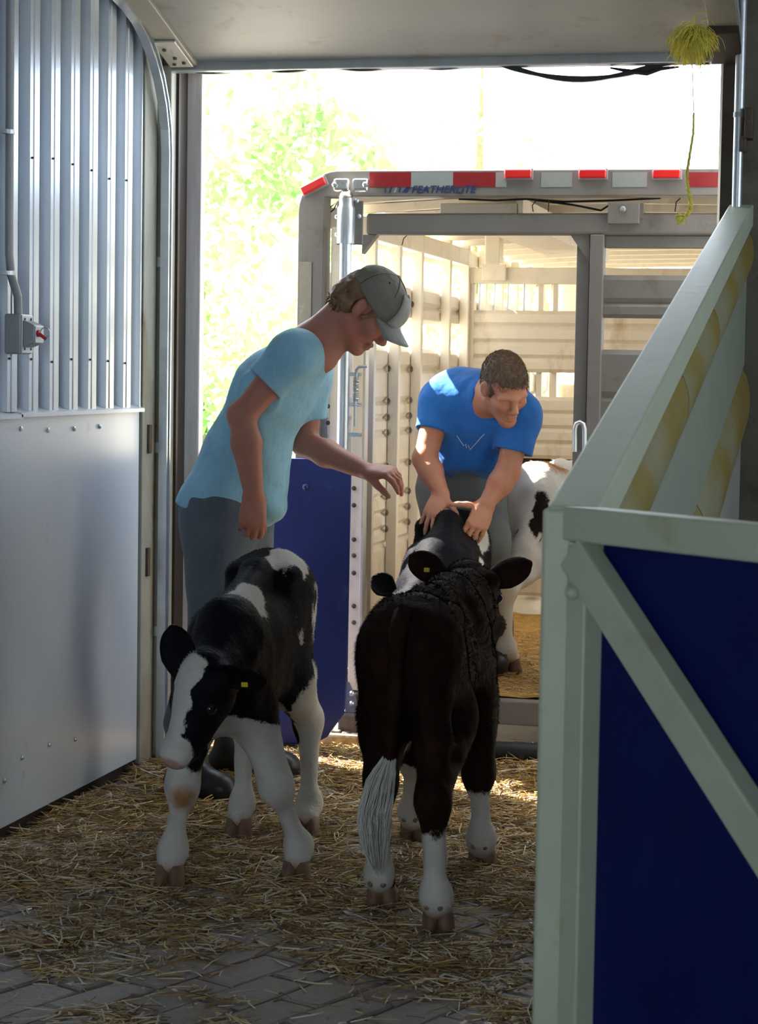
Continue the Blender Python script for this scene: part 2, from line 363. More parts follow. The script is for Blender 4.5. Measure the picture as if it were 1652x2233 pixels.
for y0, y1 in ((3.29, 4.68), (4.69, 5.56), (5.57, 7.05)): clad('rounded_cladding', .078, .236, .030, y0, y1, M['planks'])
clad('flat_cladding', .240, .520, .008, 3.29, 7.05, mat('flat_cladding_paint', (.25, .28, .22), .5, 0, .08, 5, .05, 20, [((.09, .07, .03), .72, .77, 24, None)]))  # flat boards darkened in colour to stand for shade on this side
for y0, y1 in ((3.29, 5.30), (5.31, 7.05)): clad('rounded_cladding', .532, .76, .030, y0, y1, M['planks'])
clad('flat_cladding', .77, 1.2, .004, 3.6, 7.05, M['barnwall'])

# ---- pen gate, ajar towards the camera
gt = thing('pen_gate', (-.43, 3.21, 0), 'navy pen gate in a pale green frame with a diagonal brace', 'gate')
G0 = Vector((-.432, 3.205, 0)); GD = Vector((.307, -.278, 0)).normalized(); GN = Vector((GD.y, -GD.x, 0))   # GN: towards the camera
Z = Vector((0, 0, 1)); GL = 1.25
def gbar(name, u0, z0, u1, z1, w, th, off, m, bev=.004):
    a = G0+GD*u0+Z*z0+GN*off; b = G0+GD*u1+Z*z1+GN*off; d = (b-a).normalized(); sd = GN.cross(d).normalized()
    return MB().obox((a+b)/2, (b-a)/2, sd*(w/2), GN*(th/2)).build(name, m, gt, bev=bev, seg=3)
gbar('stile', .022, .08, .022, 1.145, .044, .045, 0, M['gatepaint'])
gbar('stile', GL-.02, .08, GL-.02, 1.145, .044, .045, 0, M['gatepaint'])
gbar('top_rail', -.01, 1.172, GL, 1.172, .052, .050, 0, M['gatepaint'])
gbar('bottom_rail', .045, .10, GL-.04, .10, .05, .045, 0, M['gatepaint'])
gbar('diagonal_brace', .012, 1.13, 1.16, .10, .060, .038, .012, M['gatepaint'])
gbar('gate_panel', .03, .62, GL-.03, .62, 1.06, .010, -.018, M['bluepanel'], .001)
pb = G0+GD*.03+Z*1.07+GN*.035
MB().lathe(pb, GN, [(0, .011), (.006, .010), (.010, .006), (.012, .001)], 12).build('bolt', M['gatepaint'], gt, smooth=True)
# ================================================================== livestock trailer backed up to the doorway
TR = thing('livestock_trailer', (-1.02, 10.4, 0), 'aluminium livestock trailer backed up to the doorway with its left rear half open', 'trailer')
TX0, TX1, TY, TYE = -2.10, .06, 7.62, 13.6
# rear frame ring with a rounded corner
def arc(cx, cz, r, a0, a1, n=8): return [(cx+r*math.cos(math.radians(a0+(a1-a0)*i/n)), cz+r*math.sin(math.radians(a0+(a1-a0)*i/n))) for i in range(n+1)]
outer = [(TX0, .08)]+arc(TX0+.15, 2.135-.15, .15, 180, 90)+arc(TX1-.15, 2.135-.15, .15, 90, 0)+[(TX1, .08)]
inner = [(TX1-.10, .08), (TX1-.10, 2.04), (TX0+.10, 2.04), (TX0+.10, .08)]
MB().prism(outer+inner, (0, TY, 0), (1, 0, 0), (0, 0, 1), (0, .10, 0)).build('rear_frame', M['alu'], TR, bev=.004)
# worn label plate on the post
lp = at(662, 620, y=TY-.001); MB().box(TX0+.008, TX0+.055, TY-.003, TY, 1.50, 1.80).build('worn_sticker', mat('worn_sticker', (.22, .205, .175), .6, 0, .12, 30, 0, 0, [((.30, .30, .29), .6, .65, 25, None)]), TR)
def tape(px0, px1, m, py0=376, py1=408):
    a, b = at(px0, py0, y=TY), at(px1, py1, y=TY)
    MB().box(a.x, b.x, TY-.0025, TY, b.z, a.z).build('reflective_tape', m, TR)
for a, b, m in ((806, 896, 'redtape'), (896, 988, 'whitetape'), (988, 1080, 'redtape'), (1080, 1104, 'whitetape'), (1180, 1247, 'whitetape'), (1335, 1410, 'whitetape'), (1502, 1590, 'redtape')): tape(a, b, M[m])
def lamp(c, d, ln):
    d = Vector(d).normalized(); u = Vector((0, -1, 0)).cross(d).normalized()
    MB().obox(Vector(c)+Vector((0, -.004, 0)), d*(ln/2+.004), u*.020, (0, .004, 0)).build('lamp_base', M['whitetape'], TR, bev=.002)
    MB().obox(Vector(c)+Vector((0, -.017, 0)), d*(ln/2), u*.016, (0, .012, 0)).build('marker_lamp', M['redlens'], TR, bev=.006, seg=3)
for px in (1131, 1293, 1454): lamp(at(px, 380, y=TY), (1, 0, 0), .098)
lamp(at(686, 406, y=TY), at(712, 392, y=TY)-at(660, 419, y=TY), .098)
# lettering
def text_mesh(body, size, name, m, parent, loc, shear=.25, thick=.0008, sx=1.0):
    cu = bpy.data.curves.new(name, 'FONT'); cu.body = body; cu.size = size; cu.shear = shear; cu.extrude = thick; cu.offset = size*.018
    ob = bpy.data.objects.new('t', cu); COL.objects.link(ob); dg = bpy.context.evaluated_depsgraph_get()
    me = bpy.data.meshes.new_from_object(ob.evaluated_get(dg)); bpy.data.objects.remove(ob)
    for v in me.vertices: x, y, z = v.co; v.co = (loc[0]+x*sx, loc[1]-z, loc[2]+y)
    me.name = name; me.materials.clear(); return link(name, me, m, parent)
ta, tb_ = at(897, 421, y=TY), at(1040, 406, y=TY)
tm = text_mesh('FEATHERLITE', .038, 'lettering', M['navy'], TR, (0, TY-.0018, ta.z), .28)
w_ = max(v.co.x for v in tm.data.vertices)-min(v.co.x for v in tm.data.vertices)
tm.scale.x = (tb_.x-ta.x)/w_; tm.location.x = (ta.x+tb_.x)/2-WLOC[TR].x
for k, (a, b, h) in enumerate(((838, 842, 14), (847, 855, 13), (858, 866, 12), (868, 874, 11), (876, 895, 13))):
    p0, p1 = at(a, 420, y=TY), at(b, 420-h, y=TY)
    MB().prism([(0, 0), ((p1.x-p0.x)*.6, 0), (p1.x-p0.x, p1.z-p0.z), ((p1.x-p0.x)*.55, p1.z-p0.z)], (p0.x, TY-.0018, p0.z), (1, 0, 0), (0, 0, 1), (0, .0015, 0)).build('emblem', M['navy'] if k != 2 else M['whitetape'], TR)
# swing-gate hanger: head clamp, sleeve plate and pole
hx = at(760, 500, y=TY).x
MB().lathe((hx, 7.575, 2.035), (0, 0, 1), [(-.012, .022), (0, .030), (.012, .026), (.02, .016), (.055, .014)], 14).build('pivot_collar', M['chrome'], TR, smooth=True)
for sgn, px in ((-1, 746), (1, 787)):
    c = at(px, 404, y=7.575)
    MB().obox(c, (.030, 0, 0), (0, .022, 0), (0, 0, .024)).build('hinge_clamp', M['chrome'], TR, bev=.010, seg=3)
    MB().lathe(c+Vector((sgn*.022, -.020, 0)), (0, -1, 0), [(0, .011), (.010, .011), (.013, .006)], 6).build('bolt', M['chrome'], TR)
sa, sb = at(741, 438, y=7.60), at(791, 534, y=7.60)
MB().box(sa.x-.012, sb.x, 7.595, 7.603, sb.z, sa.z).build('hanger_plate', M['alu'], TR, bev=.006)
MB().tube([(hx, 7.575, sb.z+.003), (hx, 7.575, sa.z-.03), (hx, 7.575, sa.z-.02), (hx, 7.575, sa.z+.01)], [.034, .034, .028, .027], 18).build('pivot_sleeve', M['steel'], TR, smooth=True)
for px, py in ((735, 473), (735, 512), (783, 472), (778, 438)):
    MB().lathe(at(px, py, y=7.597), (0, -1, 0), [(0, .009), (.006, .009), (.010, .004)], 8).build('bolt', M['steel'], TR)
MB().lathe(at(783, 512, y=7.5965), (0, -1, 0), [(0, .006), (.001, .006)], 8).build('bolt_hole', M['black'], TR)
pole_b = at(757, 1500, y=7.575)
MB().tube([(hx, 7.575, .14), (hx, 7.575, sb.z+.01)], .023, 16).build('pivot_pole', M['steel'], TR, smooth=True)
# swing-gate stile (strips in the lit metal colour, left of and behind the pole)
sx0 = at(722, 700, y=7.66).x; sx1 = at(745, 700, y=7.66).x
bx('gate_stile', M['alulight'], TR, sx0, sx1+.012, 7.64, 7.70, .20, 1.93, .004)
sx2, sx3 = at(766, 900, y=7.64).x, at(800, 900, y=7.64).x
bx('gate_stile', M['alulight'], TR, sx2, sx3-.006, 7.645, 7.66, .20, 1.52, .002)
bx('gate_stile_edge', M['alulight'], TR, sx3-.012, sx3, 7.61, 7.66, .20, 1.52, .003)
for py in (802, 886, 922, 962, 1065, 1102, 1177, 1212, 1250, 1322, 1358):
    p = at(714 if py < 1000 else 770, py, y=7.635)
    MB().lathe(p+Vector((0, .008, 0)), (0, -1, 0), [(0, .009), (.004, .008), (.008, .003)], 10).build('rivet', M['rust'], TR, smooth=True)
# spring latch with bent rod
lx = at(778, 800, y=7.60)
rod = [at(800, 799, y=7.585), at(782, 800, y=7.585), at(777, 806, y=7.59), at(776, 820, y=7.595), at(775, 870, y=7.595), at(774, 930, y=7.595)]
MB().tube(rod, .0055, 8).build('latch_rod', M['steel'], TR, smooth=True)
a, b = at(776, 822, y=7.595), at(775.5, 876, y=7.595)
MB().tube([a.lerp(b, i/90)+Vector((.010*math.cos(i*.95), .010*math.sin(i*.95), 0)) for i in range(91)], .0022, 5).build('latch_spring', M['steel'], TR, smooth=True)
for py in (816, 882, 948):
    c = at(775, py, y=7.60); MB().obox(c+Vector((-.004, .012, 0)), (.020, 0, 0), (0, .020, 0), (0, 0, .007)).build('latch_lug', M['steel'], TR, bev=.002)
MB().tube([at(768, 883, y=7.58), at(786, 884, y=7.575), at(794, 890, y=7.575)], .0018, 5).build('cotter_pin', M['steel'], TR)
# cross bar over the openings
zc0, zc1 = 1.903, 1.982
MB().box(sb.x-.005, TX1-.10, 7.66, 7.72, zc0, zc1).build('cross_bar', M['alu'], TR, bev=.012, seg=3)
g0 = at(790, 512, y=7.67)
MB().prism([(0, 0), (.055, 0), (0, -.07)], (g0.x, 7.665, zc0), (1, 0, 0), (0, 0, 1), (0, .05, 0)).build('gusset', M['alu'], TR)
# control box on the cross bar
a, b = at(1325, 442, y=7.63), at(1393, 488, y=7.63)
MB().box(a.x, b.x, 7.63, 7.66, b.z, a.z).build('catch_plate', M['alu'], TR, bev=.003)
MB().box(b.x, b.x+.012, 7.65, 7.72, b.z+.02, a.z).build('catch_plate_flange', M['alu'], TR)
MB().lathe(at(1358, 456, y=7.63), (0, -1, 0), [(0, .011), (.007, .011), (.012, .005)], 8).build('bolt', M['whitetape'], TR)
# wiring under the roof edge
def wire(pts, r=.003): MB().tube(pts, r, 5).build('wire', M['black'], TR)
wire([at(1000, 434, y=7.74), at(1080, 437, y=7.74), at(1150, 434, y=7.74), at(1250, 447, y=7.74), at(1310, 459, y=7.70), at(1330, 446, y=7.68)], .004)
wire([at(1145, 434, y=7.74), at(1230, 440, y=7.74), at(1340, 437, y=7.74), at(1440, 432, y=7.74)], .004)
wire([at(1170, 436, y=7.70), at(1160, 448, y=7.7), at(1162, 462, y=7.70)], .0022)
wire([at(1196, 436, y=7.7), at(1195, 462, y=7.7)], .0022)
wire([at(1483, 432, y=7.7), at(1474, 440, y=7.7), at(1471, 462, y=7.7)], .0026)
wire([at(712, 470, y=7.74), at(722, 450, y=7.74), at(735, 440, y=7.74), at(728, 456, y=7.74), at(716, 466, y=7.74)], .003)
wire([at(876, 535, y=8.4), at(880, 520, y=8.4), at(893, 508, y=8.4), at(885, 503, y=8.4)], .0022)
# centre post and slider half on the right
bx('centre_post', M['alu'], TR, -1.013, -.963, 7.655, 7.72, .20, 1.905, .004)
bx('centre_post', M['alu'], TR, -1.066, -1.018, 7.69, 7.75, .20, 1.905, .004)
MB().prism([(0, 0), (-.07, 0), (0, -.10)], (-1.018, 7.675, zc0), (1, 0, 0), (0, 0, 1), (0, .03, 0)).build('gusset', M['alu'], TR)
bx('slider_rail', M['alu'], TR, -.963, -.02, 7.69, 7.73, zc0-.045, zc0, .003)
def ridged(name, x0, x1, y, zs, dep, m, parent, back=.02):
    """horizontal board with folded edges, like pressed aluminium"""
    prof = [(dep, zs[0])]
    for i in range(len(zs)-1):
        a, b = zs[i], zs[i+1]; e = min(.018, (b-a)*.25)
        prof += [(0, a+e), (0, b-e), (dep, b)]
    pts = [(-d, z) for d, z in prof]; pts = [( -p[0]+0, p[1]) for p in pts]
    poly = [(d, z) for d, z in prof]+[(dep+back, zs[-1]), (dep+back, zs[0])]
    return MB().prism(poly, (x0, y, 0), (0, 1, 0), (0, 0, 1), (x1-x0, 0, 0)).build(name, m, parent)
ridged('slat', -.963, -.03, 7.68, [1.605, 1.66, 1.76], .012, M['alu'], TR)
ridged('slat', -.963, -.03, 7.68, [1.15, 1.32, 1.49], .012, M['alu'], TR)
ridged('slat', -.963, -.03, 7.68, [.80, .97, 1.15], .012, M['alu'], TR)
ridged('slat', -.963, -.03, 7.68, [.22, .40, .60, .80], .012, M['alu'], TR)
hb = at(1262, 940, y=7.65)
pts = [at(1253, 985, y=7.64), at(1253, 935, y=7.64), at(1257, 924, y=7.64), at(1264, 921, y=7.64), at(1271, 925, y=7.64), at(1274, 936, y=7.64), at(1274, 985, y=7.64)]
MB().tube(pts, .010, 8).build('handle', M['steel'], TR, smooth=True)
# bumper, hinge foot and hardware at the bottom
bx('rear_sill', M['alu'], TR, at(774, 1512, y=7.60).x, TX1, 7.60, 7.68, .108, .195, .004)
a, b = at(753, 1487, y=7.575), at(778, 1578, y=7.575)
MB().prism([(0, 0), (b.x-a.x, 0), (b.x-a.x, (a.z-b.z)*.55), ((b.x-a.x)*.3, a.z-b.z), (0, a.z-b.z)], (a.x, 7.57, b.z), (1, 0, 0), (0, 0, 1), (0, .012, 0)).build('hinge_plate', M['alu'], TR, bev=.003)
for py in (1512, 1534, 1566): MB().lathe(at(767, py, y=7.57), (0, -1, 0), [(0, .010), (.006, .010), (.010, .004)], 8).build('bolt', M['steel'], TR)
bx('corner_gusset', M['alulight'], TR, at(765, 1440, y=7.70).x, at(797, 1440, y=7.70).x, 7.70, 7.715, .20, .62)
for k, (px, py) in enumerate(((712, 1606), (733, 1602), (756, 1606))):
    MB().obox(at(px, py, y=7.53), (.026-.004*k, 0, 0), (0, .02, 0), (0, 0, .020)).build('hinge_knuckle', M['rust'], TR, bev=.008, seg=3)
MB().tube([at(700, 1604, y=7.53), at(772, 1606, y=7.53)], .010, 8).build('hinge_pin', M['chrome'], TR, smooth=True)
a, b = at(735, 1556, y=7.53), at(796, 1606, y=7.53)
bx('hinge_foot', M["rust"], TR, a.x, b.x, 7.535, 7.60, b.z, a.z, .008, 2)
# ---- body: floor, side walls of ridged slats between posts, roof with bows
bx('deck', M['alulight'], TR, TX0+.02, TX1-.02, 7.68, TYE, .12, .185)
WX = -2.03
def side_wall(x, sgn):
    py = [7.95, 8.42, 8.88, 9.33, 9.98, 10.45, 10.95, 11.45, 11.95, 12.45, 12.95, 13.5]
    for y in py:
        if sgn < 0 and 9.4 < y < 9.9: continue
        MB().box(min(x, x-sgn*.045), max(x, x-sgn*.045), y-.020, y+.020, .19, 2.03).build('wall_post', M['alulight'], TR, bev=.003)
    rows = ((1.91, 2.03, None), (1.62, 1.79, (1.70,)), (.72, 1.505, (.79, .86, .99, 1.135, 1.20, 1.27, 1.41)), (.655, .72, None), (.19, .655, None))
    xo = x+sgn*.004
    for z0, z1, rr in rows:
        zs = [z0]+list(rr or [])+[z1]
        for ya, yb in zip([7.72]+py[:-1], py):
            prof = [(.016, zs[0])]
            for i in range(len(zs)-1):
                e = min(.020, (zs[i+1]-zs[i])*.25); prof += [(0, zs[i]+e), (0, zs[i+1]-e), (.016, zs[i+1])]
            poly = [(xo+sgn*d, z) for d, z in prof]+[(xo+sgn*.03, zs[-1]), (xo+sgn*.03, zs[0])]
            nm = 'kick_panel' if z1 < .66 else 'slat'
            MB().prism(poly, (0, ya+.002, 0), (1, 0, 0), (0, 0, 1), (0, yb-ya-.004, 0)).build(nm, M['alulight'], TR)
    MB().box(min(xo, xo+sgn*.02), max(xo, xo+sgn*.02), 7.72, 13.5, 1.335, 1.46).box(min(xo, xo+sgn*.02), max(xo, xo+sgn*.02), 7.72, 13.5, 1.40, 1.401) if False else None
side_wall(WX, -1); side_wall(TX1-.07, 1)
for y in (8.42, 8.88, 9.33):
    for zz in (.72, .79, .86, .99, 1.135, 1.20, 1.27, 1.41, 1.70):
        MB().lathe((WX+.002, y-.034, zz), (1, 0, 0), [(0, .015), (.006, .013), (.010, .005)], 8).build('rivet', M['rust'], TR, smooth=True)
# front bulkhead with a slot
ridged('bulkhead', TX0+.05, TX1-.05, TYE-.03, [.19, .5, .8, 1.1, 1.35], .014, M['alulight'], TR)
ridged('bulkhead', TX0+.05, TX1-.05, TYE-.03, [1.72, 2.03], .014, M['alulight'], TR)
# roof
MB().prism([(TX0+.02, 2.07), (-1.55, 2.10), (-1.02, 2.112), (-.5, 2.10), (TX1-.02, 2.07), (TX1-.02, 2.078), (-.5, 2.108), (-1.02, 2.12), (-1.55, 2.108), (TX0+.02, 2.078)], (0, 7.72, 0), (1, 0, 0), (0, 0, 1), (0, TYE-7.72, 0)).build('roof_sheet', M['alulight'], TR)
for k in range(13):
    y = 7.92+k*.44
    MB().prism([(TX0+.05, 2.035), (-1.55, 2.065), (-1.02, 2.075), (-.5, 2.065), (TX1-.05, 2.035), (TX1-.05, 2.068), (-.5, 2.098), (-1.02, 2.11), (-1.55, 2.098), (TX0+.05, 2.068)], (0, y, 0), (1, 0, 0), (0, 0, 1), (0, .04, 0)).build('roof_bow', M['alulight'], TR)
MB().bar(at(862, 505, y=7.9)+Vector((0, 0, .04)), Vector((-1.90, 13.4, 1.975)), .05, .085).build('roof_beam', M['alulight'], TR, bev=.004) if False else None
# long beam high on the left wall and a folded channel along the roof
bx('wall_beam', M['alulight'], TR, WX-.004, WX+.05, 7.75, 10.42, 1.93, 2.01, .004)
bx('roof_channel', M['alulight'], TR, -1.60, -1.30, 7.80, 10.42, 1.985, 2.03, .004)
bx('roof_channel_lip', M['alulight'], TR, -1.31, -1.285, 7.80, 10.42, 1.955, 2.05, .003)
lq = at(1076, 560, y=9.6)
bx('roof_lamp', mat('lamp_plastic', (.75, .66, .48), .35, 0, .05, 10), TR, lq.x-.035, lq.x+.035, 9.56, 9.66, lq.z-.035, 2.07, .006)
# ---- divider gate inside
GY = 10.5
bx('divider_frame', M['alulight'], TR, -2.035, -.02, GY-.03, GY+.03, 1.845, 1.925, .004)
bx('divider_frame', M['alulight'], TR, -2.035, -1.965, GY-.025, GY+.03, .22, 1.845, .004)
MB().prism([(0, 0), (.09, -.09), (.09, .0)], (-2.06, GY-.034, 1.925), (1, 0, 0), (0, 0, 1), (0, .02, 0)).build('divider_gusset', M['alulight'], TR)
bx('divider_frame', M['alulight'], TR, -1.03, -.97, GY-.025, GY+.03, .22, 1.845, .004)
ca, cb = at(1052, 577, y=GY-.04), at(1103, 612, y=GY-.04)
bx('divider_catch', M['alulight'], TR, ca.x, cb.x, GY-.06, GY-.03, cb.z, ca.z, .003)
for x0, x1 in ((-1.965, -1.03), (-.97, -.03)):
    ridged('divider_slat', x0, x1, GY-.02, [1.404, 1.475, 1.554, 1.635, 1.712], .014, M['alulight'], TR)
    ridged('divider_slat', x0, x1, GY-.02, [.973, 1.05, 1.125, 1.20, 1.283], .014, M['alulight'], TR)
    ridged('divider_slat', x0, x1, GY-.02, [.28, .48, .68, .86], .014, M['alulight'], TR)
for px in (1046, 1078, 1107, 1142):
    p = at(px, 650, y=GY); MB().tube([(p.x, GY, 1.71), (p.x, GY, 1.85)], .005, 6).build('divider_bar', M['steel'], TR)
for px in (1180, 1212):
    p = at(px, 650, y=GY+.03); MB().box(p.x-.012, p.x+.012, GY+.01, GY+.04, 1.28, 1.85).build('divider_bar', M['alulight'], TR)
# ================================================================== implicit-surface modelling for living things
class Field:
    def __init__(s, h): s.h = h; s.ops = []
    def cap(s, a, b, ra, rb=None, k=.03, side=None, ratio=1.0, sub=False):
        """tapered limb from a to b; ratio scales its thickness along the side vector"""
        s.ops.append(('c', np.array(a, float), np.array(b, float), ra, ra if rb is None else rb, k, None if side is None else np.array(Vector(side).normalized(), float), ratio, sub)); return s
    def ell(s, c, r, k=.03, axes=None, sub=False):
        A = np.eye(3) if axes is None else np.array([Vector(x).normalized() for x in axes], float)
        s.ops.append(('e', np.array(c, float), np.array(r, float), A, k, sub)); return s
    def fn(s, f, lo, hi, k, sub=False): s.ops.append(('f', f, np.array(lo, float), np.array(hi, float), k, sub)); return s
    def bounds(s, o):
        if o[0] == 'c':
            r = max(o[3], o[4])*max(1, o[7]); return np.minimum(o[1], o[2])-r, np.maximum(o[1], o[2])+r, o[5], o[8]
        if o[0] == 'e':
            r = np.sqrt(((o[3]*o[2][:, None])**2).sum(0)); return o[1]-r, o[1]+r, o[4], o[5]
        return o[2], o[3], o[4], o[5]
    def mesh(s, name, warp=None):
        h = s.h; lo = np.full(3, 1e9); hi = -lo
        for o in s.ops:
            a, b, k, sub = s.bounds(o)
            if not sub: lo = np.minimum(lo, a); hi = np.maximum(hi, b)
        lo -= 4*h; hi += 4*h; n = np.ceil((hi-lo)/h).astype(int)+1
        ax = [lo[i]+h*np.arange(n[i]) for i in range(3)]
        vol = np.full(n, .15, np.float32)
        for o in s.ops:
            a, b, k, sub = s.bounds(o); m = k+3*h
            m = m*1.3 if o[0] != 'c' else m/min(1, o[7])*1.1; i0 = np.clip(np.floor((a-m-lo)/h).astype(int), 0, n-1); i1 = np.clip(np.ceil((b+m-lo)/h).astype(int)+1, 1, n)
            if (i1 <= i0).any(): continue
            X = ax[0][i0[0]:i1[0]][:, None, None].astype(np.float32); Y = ax[1][i0[1]:i1[1]][None, :, None].astype(np.float32); Zz = ax[2][i0[2]:i1[2]][None, None, :].astype(np.float32)
            if o[0] == 'c':
                A, B, ra, rb, _, sd, rt, _ = o[1:]
                d = (B-A); L2 = max(float(d@d), 1e-9)
                px, py, pz = X-A[0], Y-A[1], Zz-A[2]
                t = np.clip((px*d[0]+py*d[1]+pz*d[2])/L2, 0, 1)
                qx, qy, qz = px-t*d[0], py-t*d[1], pz-t*d[2]
                q2 = qx*qx+qy*qy+qz*qz
                if sd is not None and rt != 1:
                    e = qx*sd[0]+qy*sd[1]+qz*sd[2]; q2 = q2+e*e*(1/rt**2-1)
                    D = (np.sqrt(q2)-(ra+(rb-ra)*t))*min(1, rt)
                else: D = np.sqrt(q2)-(ra+(rb-ra)*t)
            elif o[0] == 'e':
                C, R, A = o[1], o[2], o[3]
                px, py, pz = X-C[0], Y-C[1], Zz-C[2]; k0 = 0; k1 = 0
                for i in range(3):
                    u = px*A[i, 0]+py*A[i, 1]+pz*A[i, 2]; k0 = k0+(u/R[i])**2; k1 = k1+(u/R[i]**2)**2
                k0 = np.sqrt(k0); D = k0*(k0-1)/np.maximum(np.sqrt(k1), 1e-6)
            else: D = o[1](X, Y, Zz)
            sl = tuple(slice(i0[i], i1[i]) for i in range(3)); cur = vol[sl]
            if sub:
                D = -D; g = np.maximum(k-np.abs(cur-D), 0)/max(k, 1e-6); vol[sl] = np.maximum(cur, D)+g*g*k*.25
            else:
                g = np.maximum(k-np.abs(cur-D), 0)/max(k, 1e-6); vol[sl] = np.minimum(cur, D)-g*g*k*.25
        if warp is not None:
            idx = np.nonzero(np.abs(vol) < .035); p = np.stack([ax[i][idx[i]] for i in range(3)], 1)
            vol[idx] += warp(p).astype(np.float32)
        # surface nets
        ins = vol < 0; c = np.zeros(n-1, np.int8)
        for dx in (0, 1):
            for dy in (0, 1):
                for dz in (0, 1): c += ins[dx:n[0]-1+dx, dy:n[1]-1+dy, dz:n[2]-1+dz]
        act = (c > 0) & (c < 8); idx = np.argwhere(act); vid = np.full(n-1, -1, np.int32); vid[act] = np.arange(len(idx))
        corners = [(0, 0, 0), (1, 0, 0), (0, 1, 0), (1, 1, 0), (0, 0, 1), (1, 0, 1), (0, 1, 1), (1, 1, 1)]
        cv = np.stack([vol[idx[:, 0]+a, idx[:, 1]+b, idx[:, 2]+d] for a, b, d in corners], 1)
        acc = np.zeros((len(idx), 3)); cnt = np.zeros(len(idx))
        for i, j in ((0, 1), (2, 3), (4, 5), (6, 7), (0, 2), (1, 3), (4, 6), (5, 7), (0, 4), (1, 5), (2, 6), (3, 7)):
            va, vb = cv[:, i], cv[:, j]; mk = (va < 0) != (vb < 0)
            t = np.where(mk, va/np.where(mk, va-vb, 1), 0)[:, None]; ca, cb = np.array(corners[i]), np.array(corners[j])
            acc += np.where(mk[:, None], ca+t*(cb-ca), 0); cnt += mk
        co = lo+h*(idx+acc/cnt[:, None])
        quads = []
        for axx in range(3):
            u, w = (axx+1) % 3, (axx+2) % 3
            s0 = [slice(None)]*3; s1 = [slice(None)]*3; s0[axx] = slice(0, -1); s1[axx] = slice(1, None)
            e = np.argwhere(ins[tuple(s0)] != ins[tuple(s1)]); e = e[(e[:, u] > 0) & (e[:, w] > 0) & (e[:, u] < n[u]-1) & (e[:, w] < n[w]-1)]
            def g(du, dw):
                q = e.copy(); q[:, u] -= du; q[:, w] -= dw; return vid[q[:, 0], q[:, 1], q[:, 2]]
            Q = np.stack([g(1, 1), g(0, 1), g(0, 0), g(1, 0)], 1); st = ins[e[:, 0], e[:, 1], e[:, 2]]
            Q = np.where(st[:, None], Q, Q[:, ::-1]); quads.append(Q)
        Q = np.concatenate(quads); Q = Q[(Q >= 0).all(1)]
        me = bpy.data.meshes.new(name); me.vertices.add(len(co)); me.vertices.foreach_set('co', co.astype(np.float32).ravel())
        me.loops.add(Q.size); me.loops.foreach_set('vertex_index', Q.astype(np.int32).ravel())
        me.polygons.add(len(Q)); me.polygons.foreach_set('loop_start', np.arange(0, Q.size, 4, dtype=np.int32)); me.polygons.foreach_set('use_smooth', np.ones(len(Q), bool))
        me.update(calc_edges=True); me.validate()
        return me, co
def verts_normals(me):
    n = len(me.vertices); a = np.empty(n*3, np.float32); me.vertices.foreach_get('co', a)
    b = np.empty(n*3, np.float32); me.vertex_normals.foreach_get('vector', b); return a.reshape(-1, 3), b.reshape(-1, 3)
def attr(me, name, val):
    a = me.attributes.new(name, 'FLOAT', 'POINT'); a.data.foreach_set('value', np.asarray(val, np.float32))
def snoise(p, f, seed=0.0):
    """cheap smooth vector noise for numpy points, about -1..1"""
    x, y, z = p[:, 0]*f+seed, p[:, 1]*f+seed*1.7, p[:, 2]*f+seed*2.3
    return (np.sin(x+1.7*np.sin(y*.9+z*.6))+np.sin(y*1.13+1.5*np.sin(z*1.1+x*.5))+np.sin(z*.93+1.6*np.sin(x*1.2+y*.7)))/3

# ------------------------------------------------------------------ calves
def coat_mat(name, dark, white=(.66, .64, .60), tan=(.40, .22, .10), rough=.62):
    m, t, b = nt_new(name)
    def at_(n): a = nd(t, 'ShaderNodeAttribute'); a.attribute_name = n; return a.outputs['Fac']
    def addn(v, sc, amp):
        nz = noise_fac(t, sc, 3, .6); s = nd(t, 'ShaderNodeMath', operation='MULTIPLY_ADD'); t.links.new(nz, s.inputs[0]); s.inputs[1].default_value = amp
        t.links.new(v, s.inputs[2]); return s.outputs[0]
    f = ramp(t, addn(at_('coat'), 120, .30), [(.44+.15, 0.0), (.56+.15, 1.0)])
    dk = mixc(t, ramp(t, noise_fac(t, 14, 4), [(.3, 0.0), (.75, 1.0)]), mul(dark, .65), mul(dark, 1.5))
    wh = mixc(t, ramp(t, noise_fac(t, 9, 5), [(.35, 0.0), (.8, 1.0)]), white, mul(white, .80))
    wh = mixc(t, ramp(t, addn(at_('tan'), 40, .5), [(.38, 0.0), (.85, 1.0)]), wh, tan)
    c = mixc(t, f, wh, dk)
    c = mixc(t, ramp(t, at_('pink'), [(.3, 0.0), (.7, 1.0)]), c, (.50, .30, .28))
    t.links.new(c, b.inputs['Base Color']); b.inputs['Roughness'].default_value = rough; b.inputs['Specular IOR Level'].default_value = .035
    b.inputs['Sheen Weight'].default_value = 0.0; b.inputs['Sheen Roughness'].default_value = .4; b.inputs['Sheen Tint'].default_value = (.65, .75, 1, 1)
    bp = nd(t, 'ShaderNodeBump'); bp.inputs['Strength'].default_value = .55; bp.inputs['Distance'].default_value = .006
    t.links.new(noise_fac(t, 90, 4, .6, (.35, 1, 1)), bp.inputs['Height']); t.links.new(bp.outputs[0], b.inputs['Normal'])
    return m
M['hoof'] = mat('hoof_horn', (.20, .115, .075), .55, 0, .3, 30, .2, 90)
M['hoofdark'] = mat('dark_hoof_horn', (.07, .045, .035), .55, 0, .3, 30, .2, 90)
M['eye'] = mat('calf_eye', (.010, .007, .006), .08, 0, .1, 10)
M['tag'] = mat('yellow_ear_tag', (.75, .62, .03), .4, 0, .08, 10)

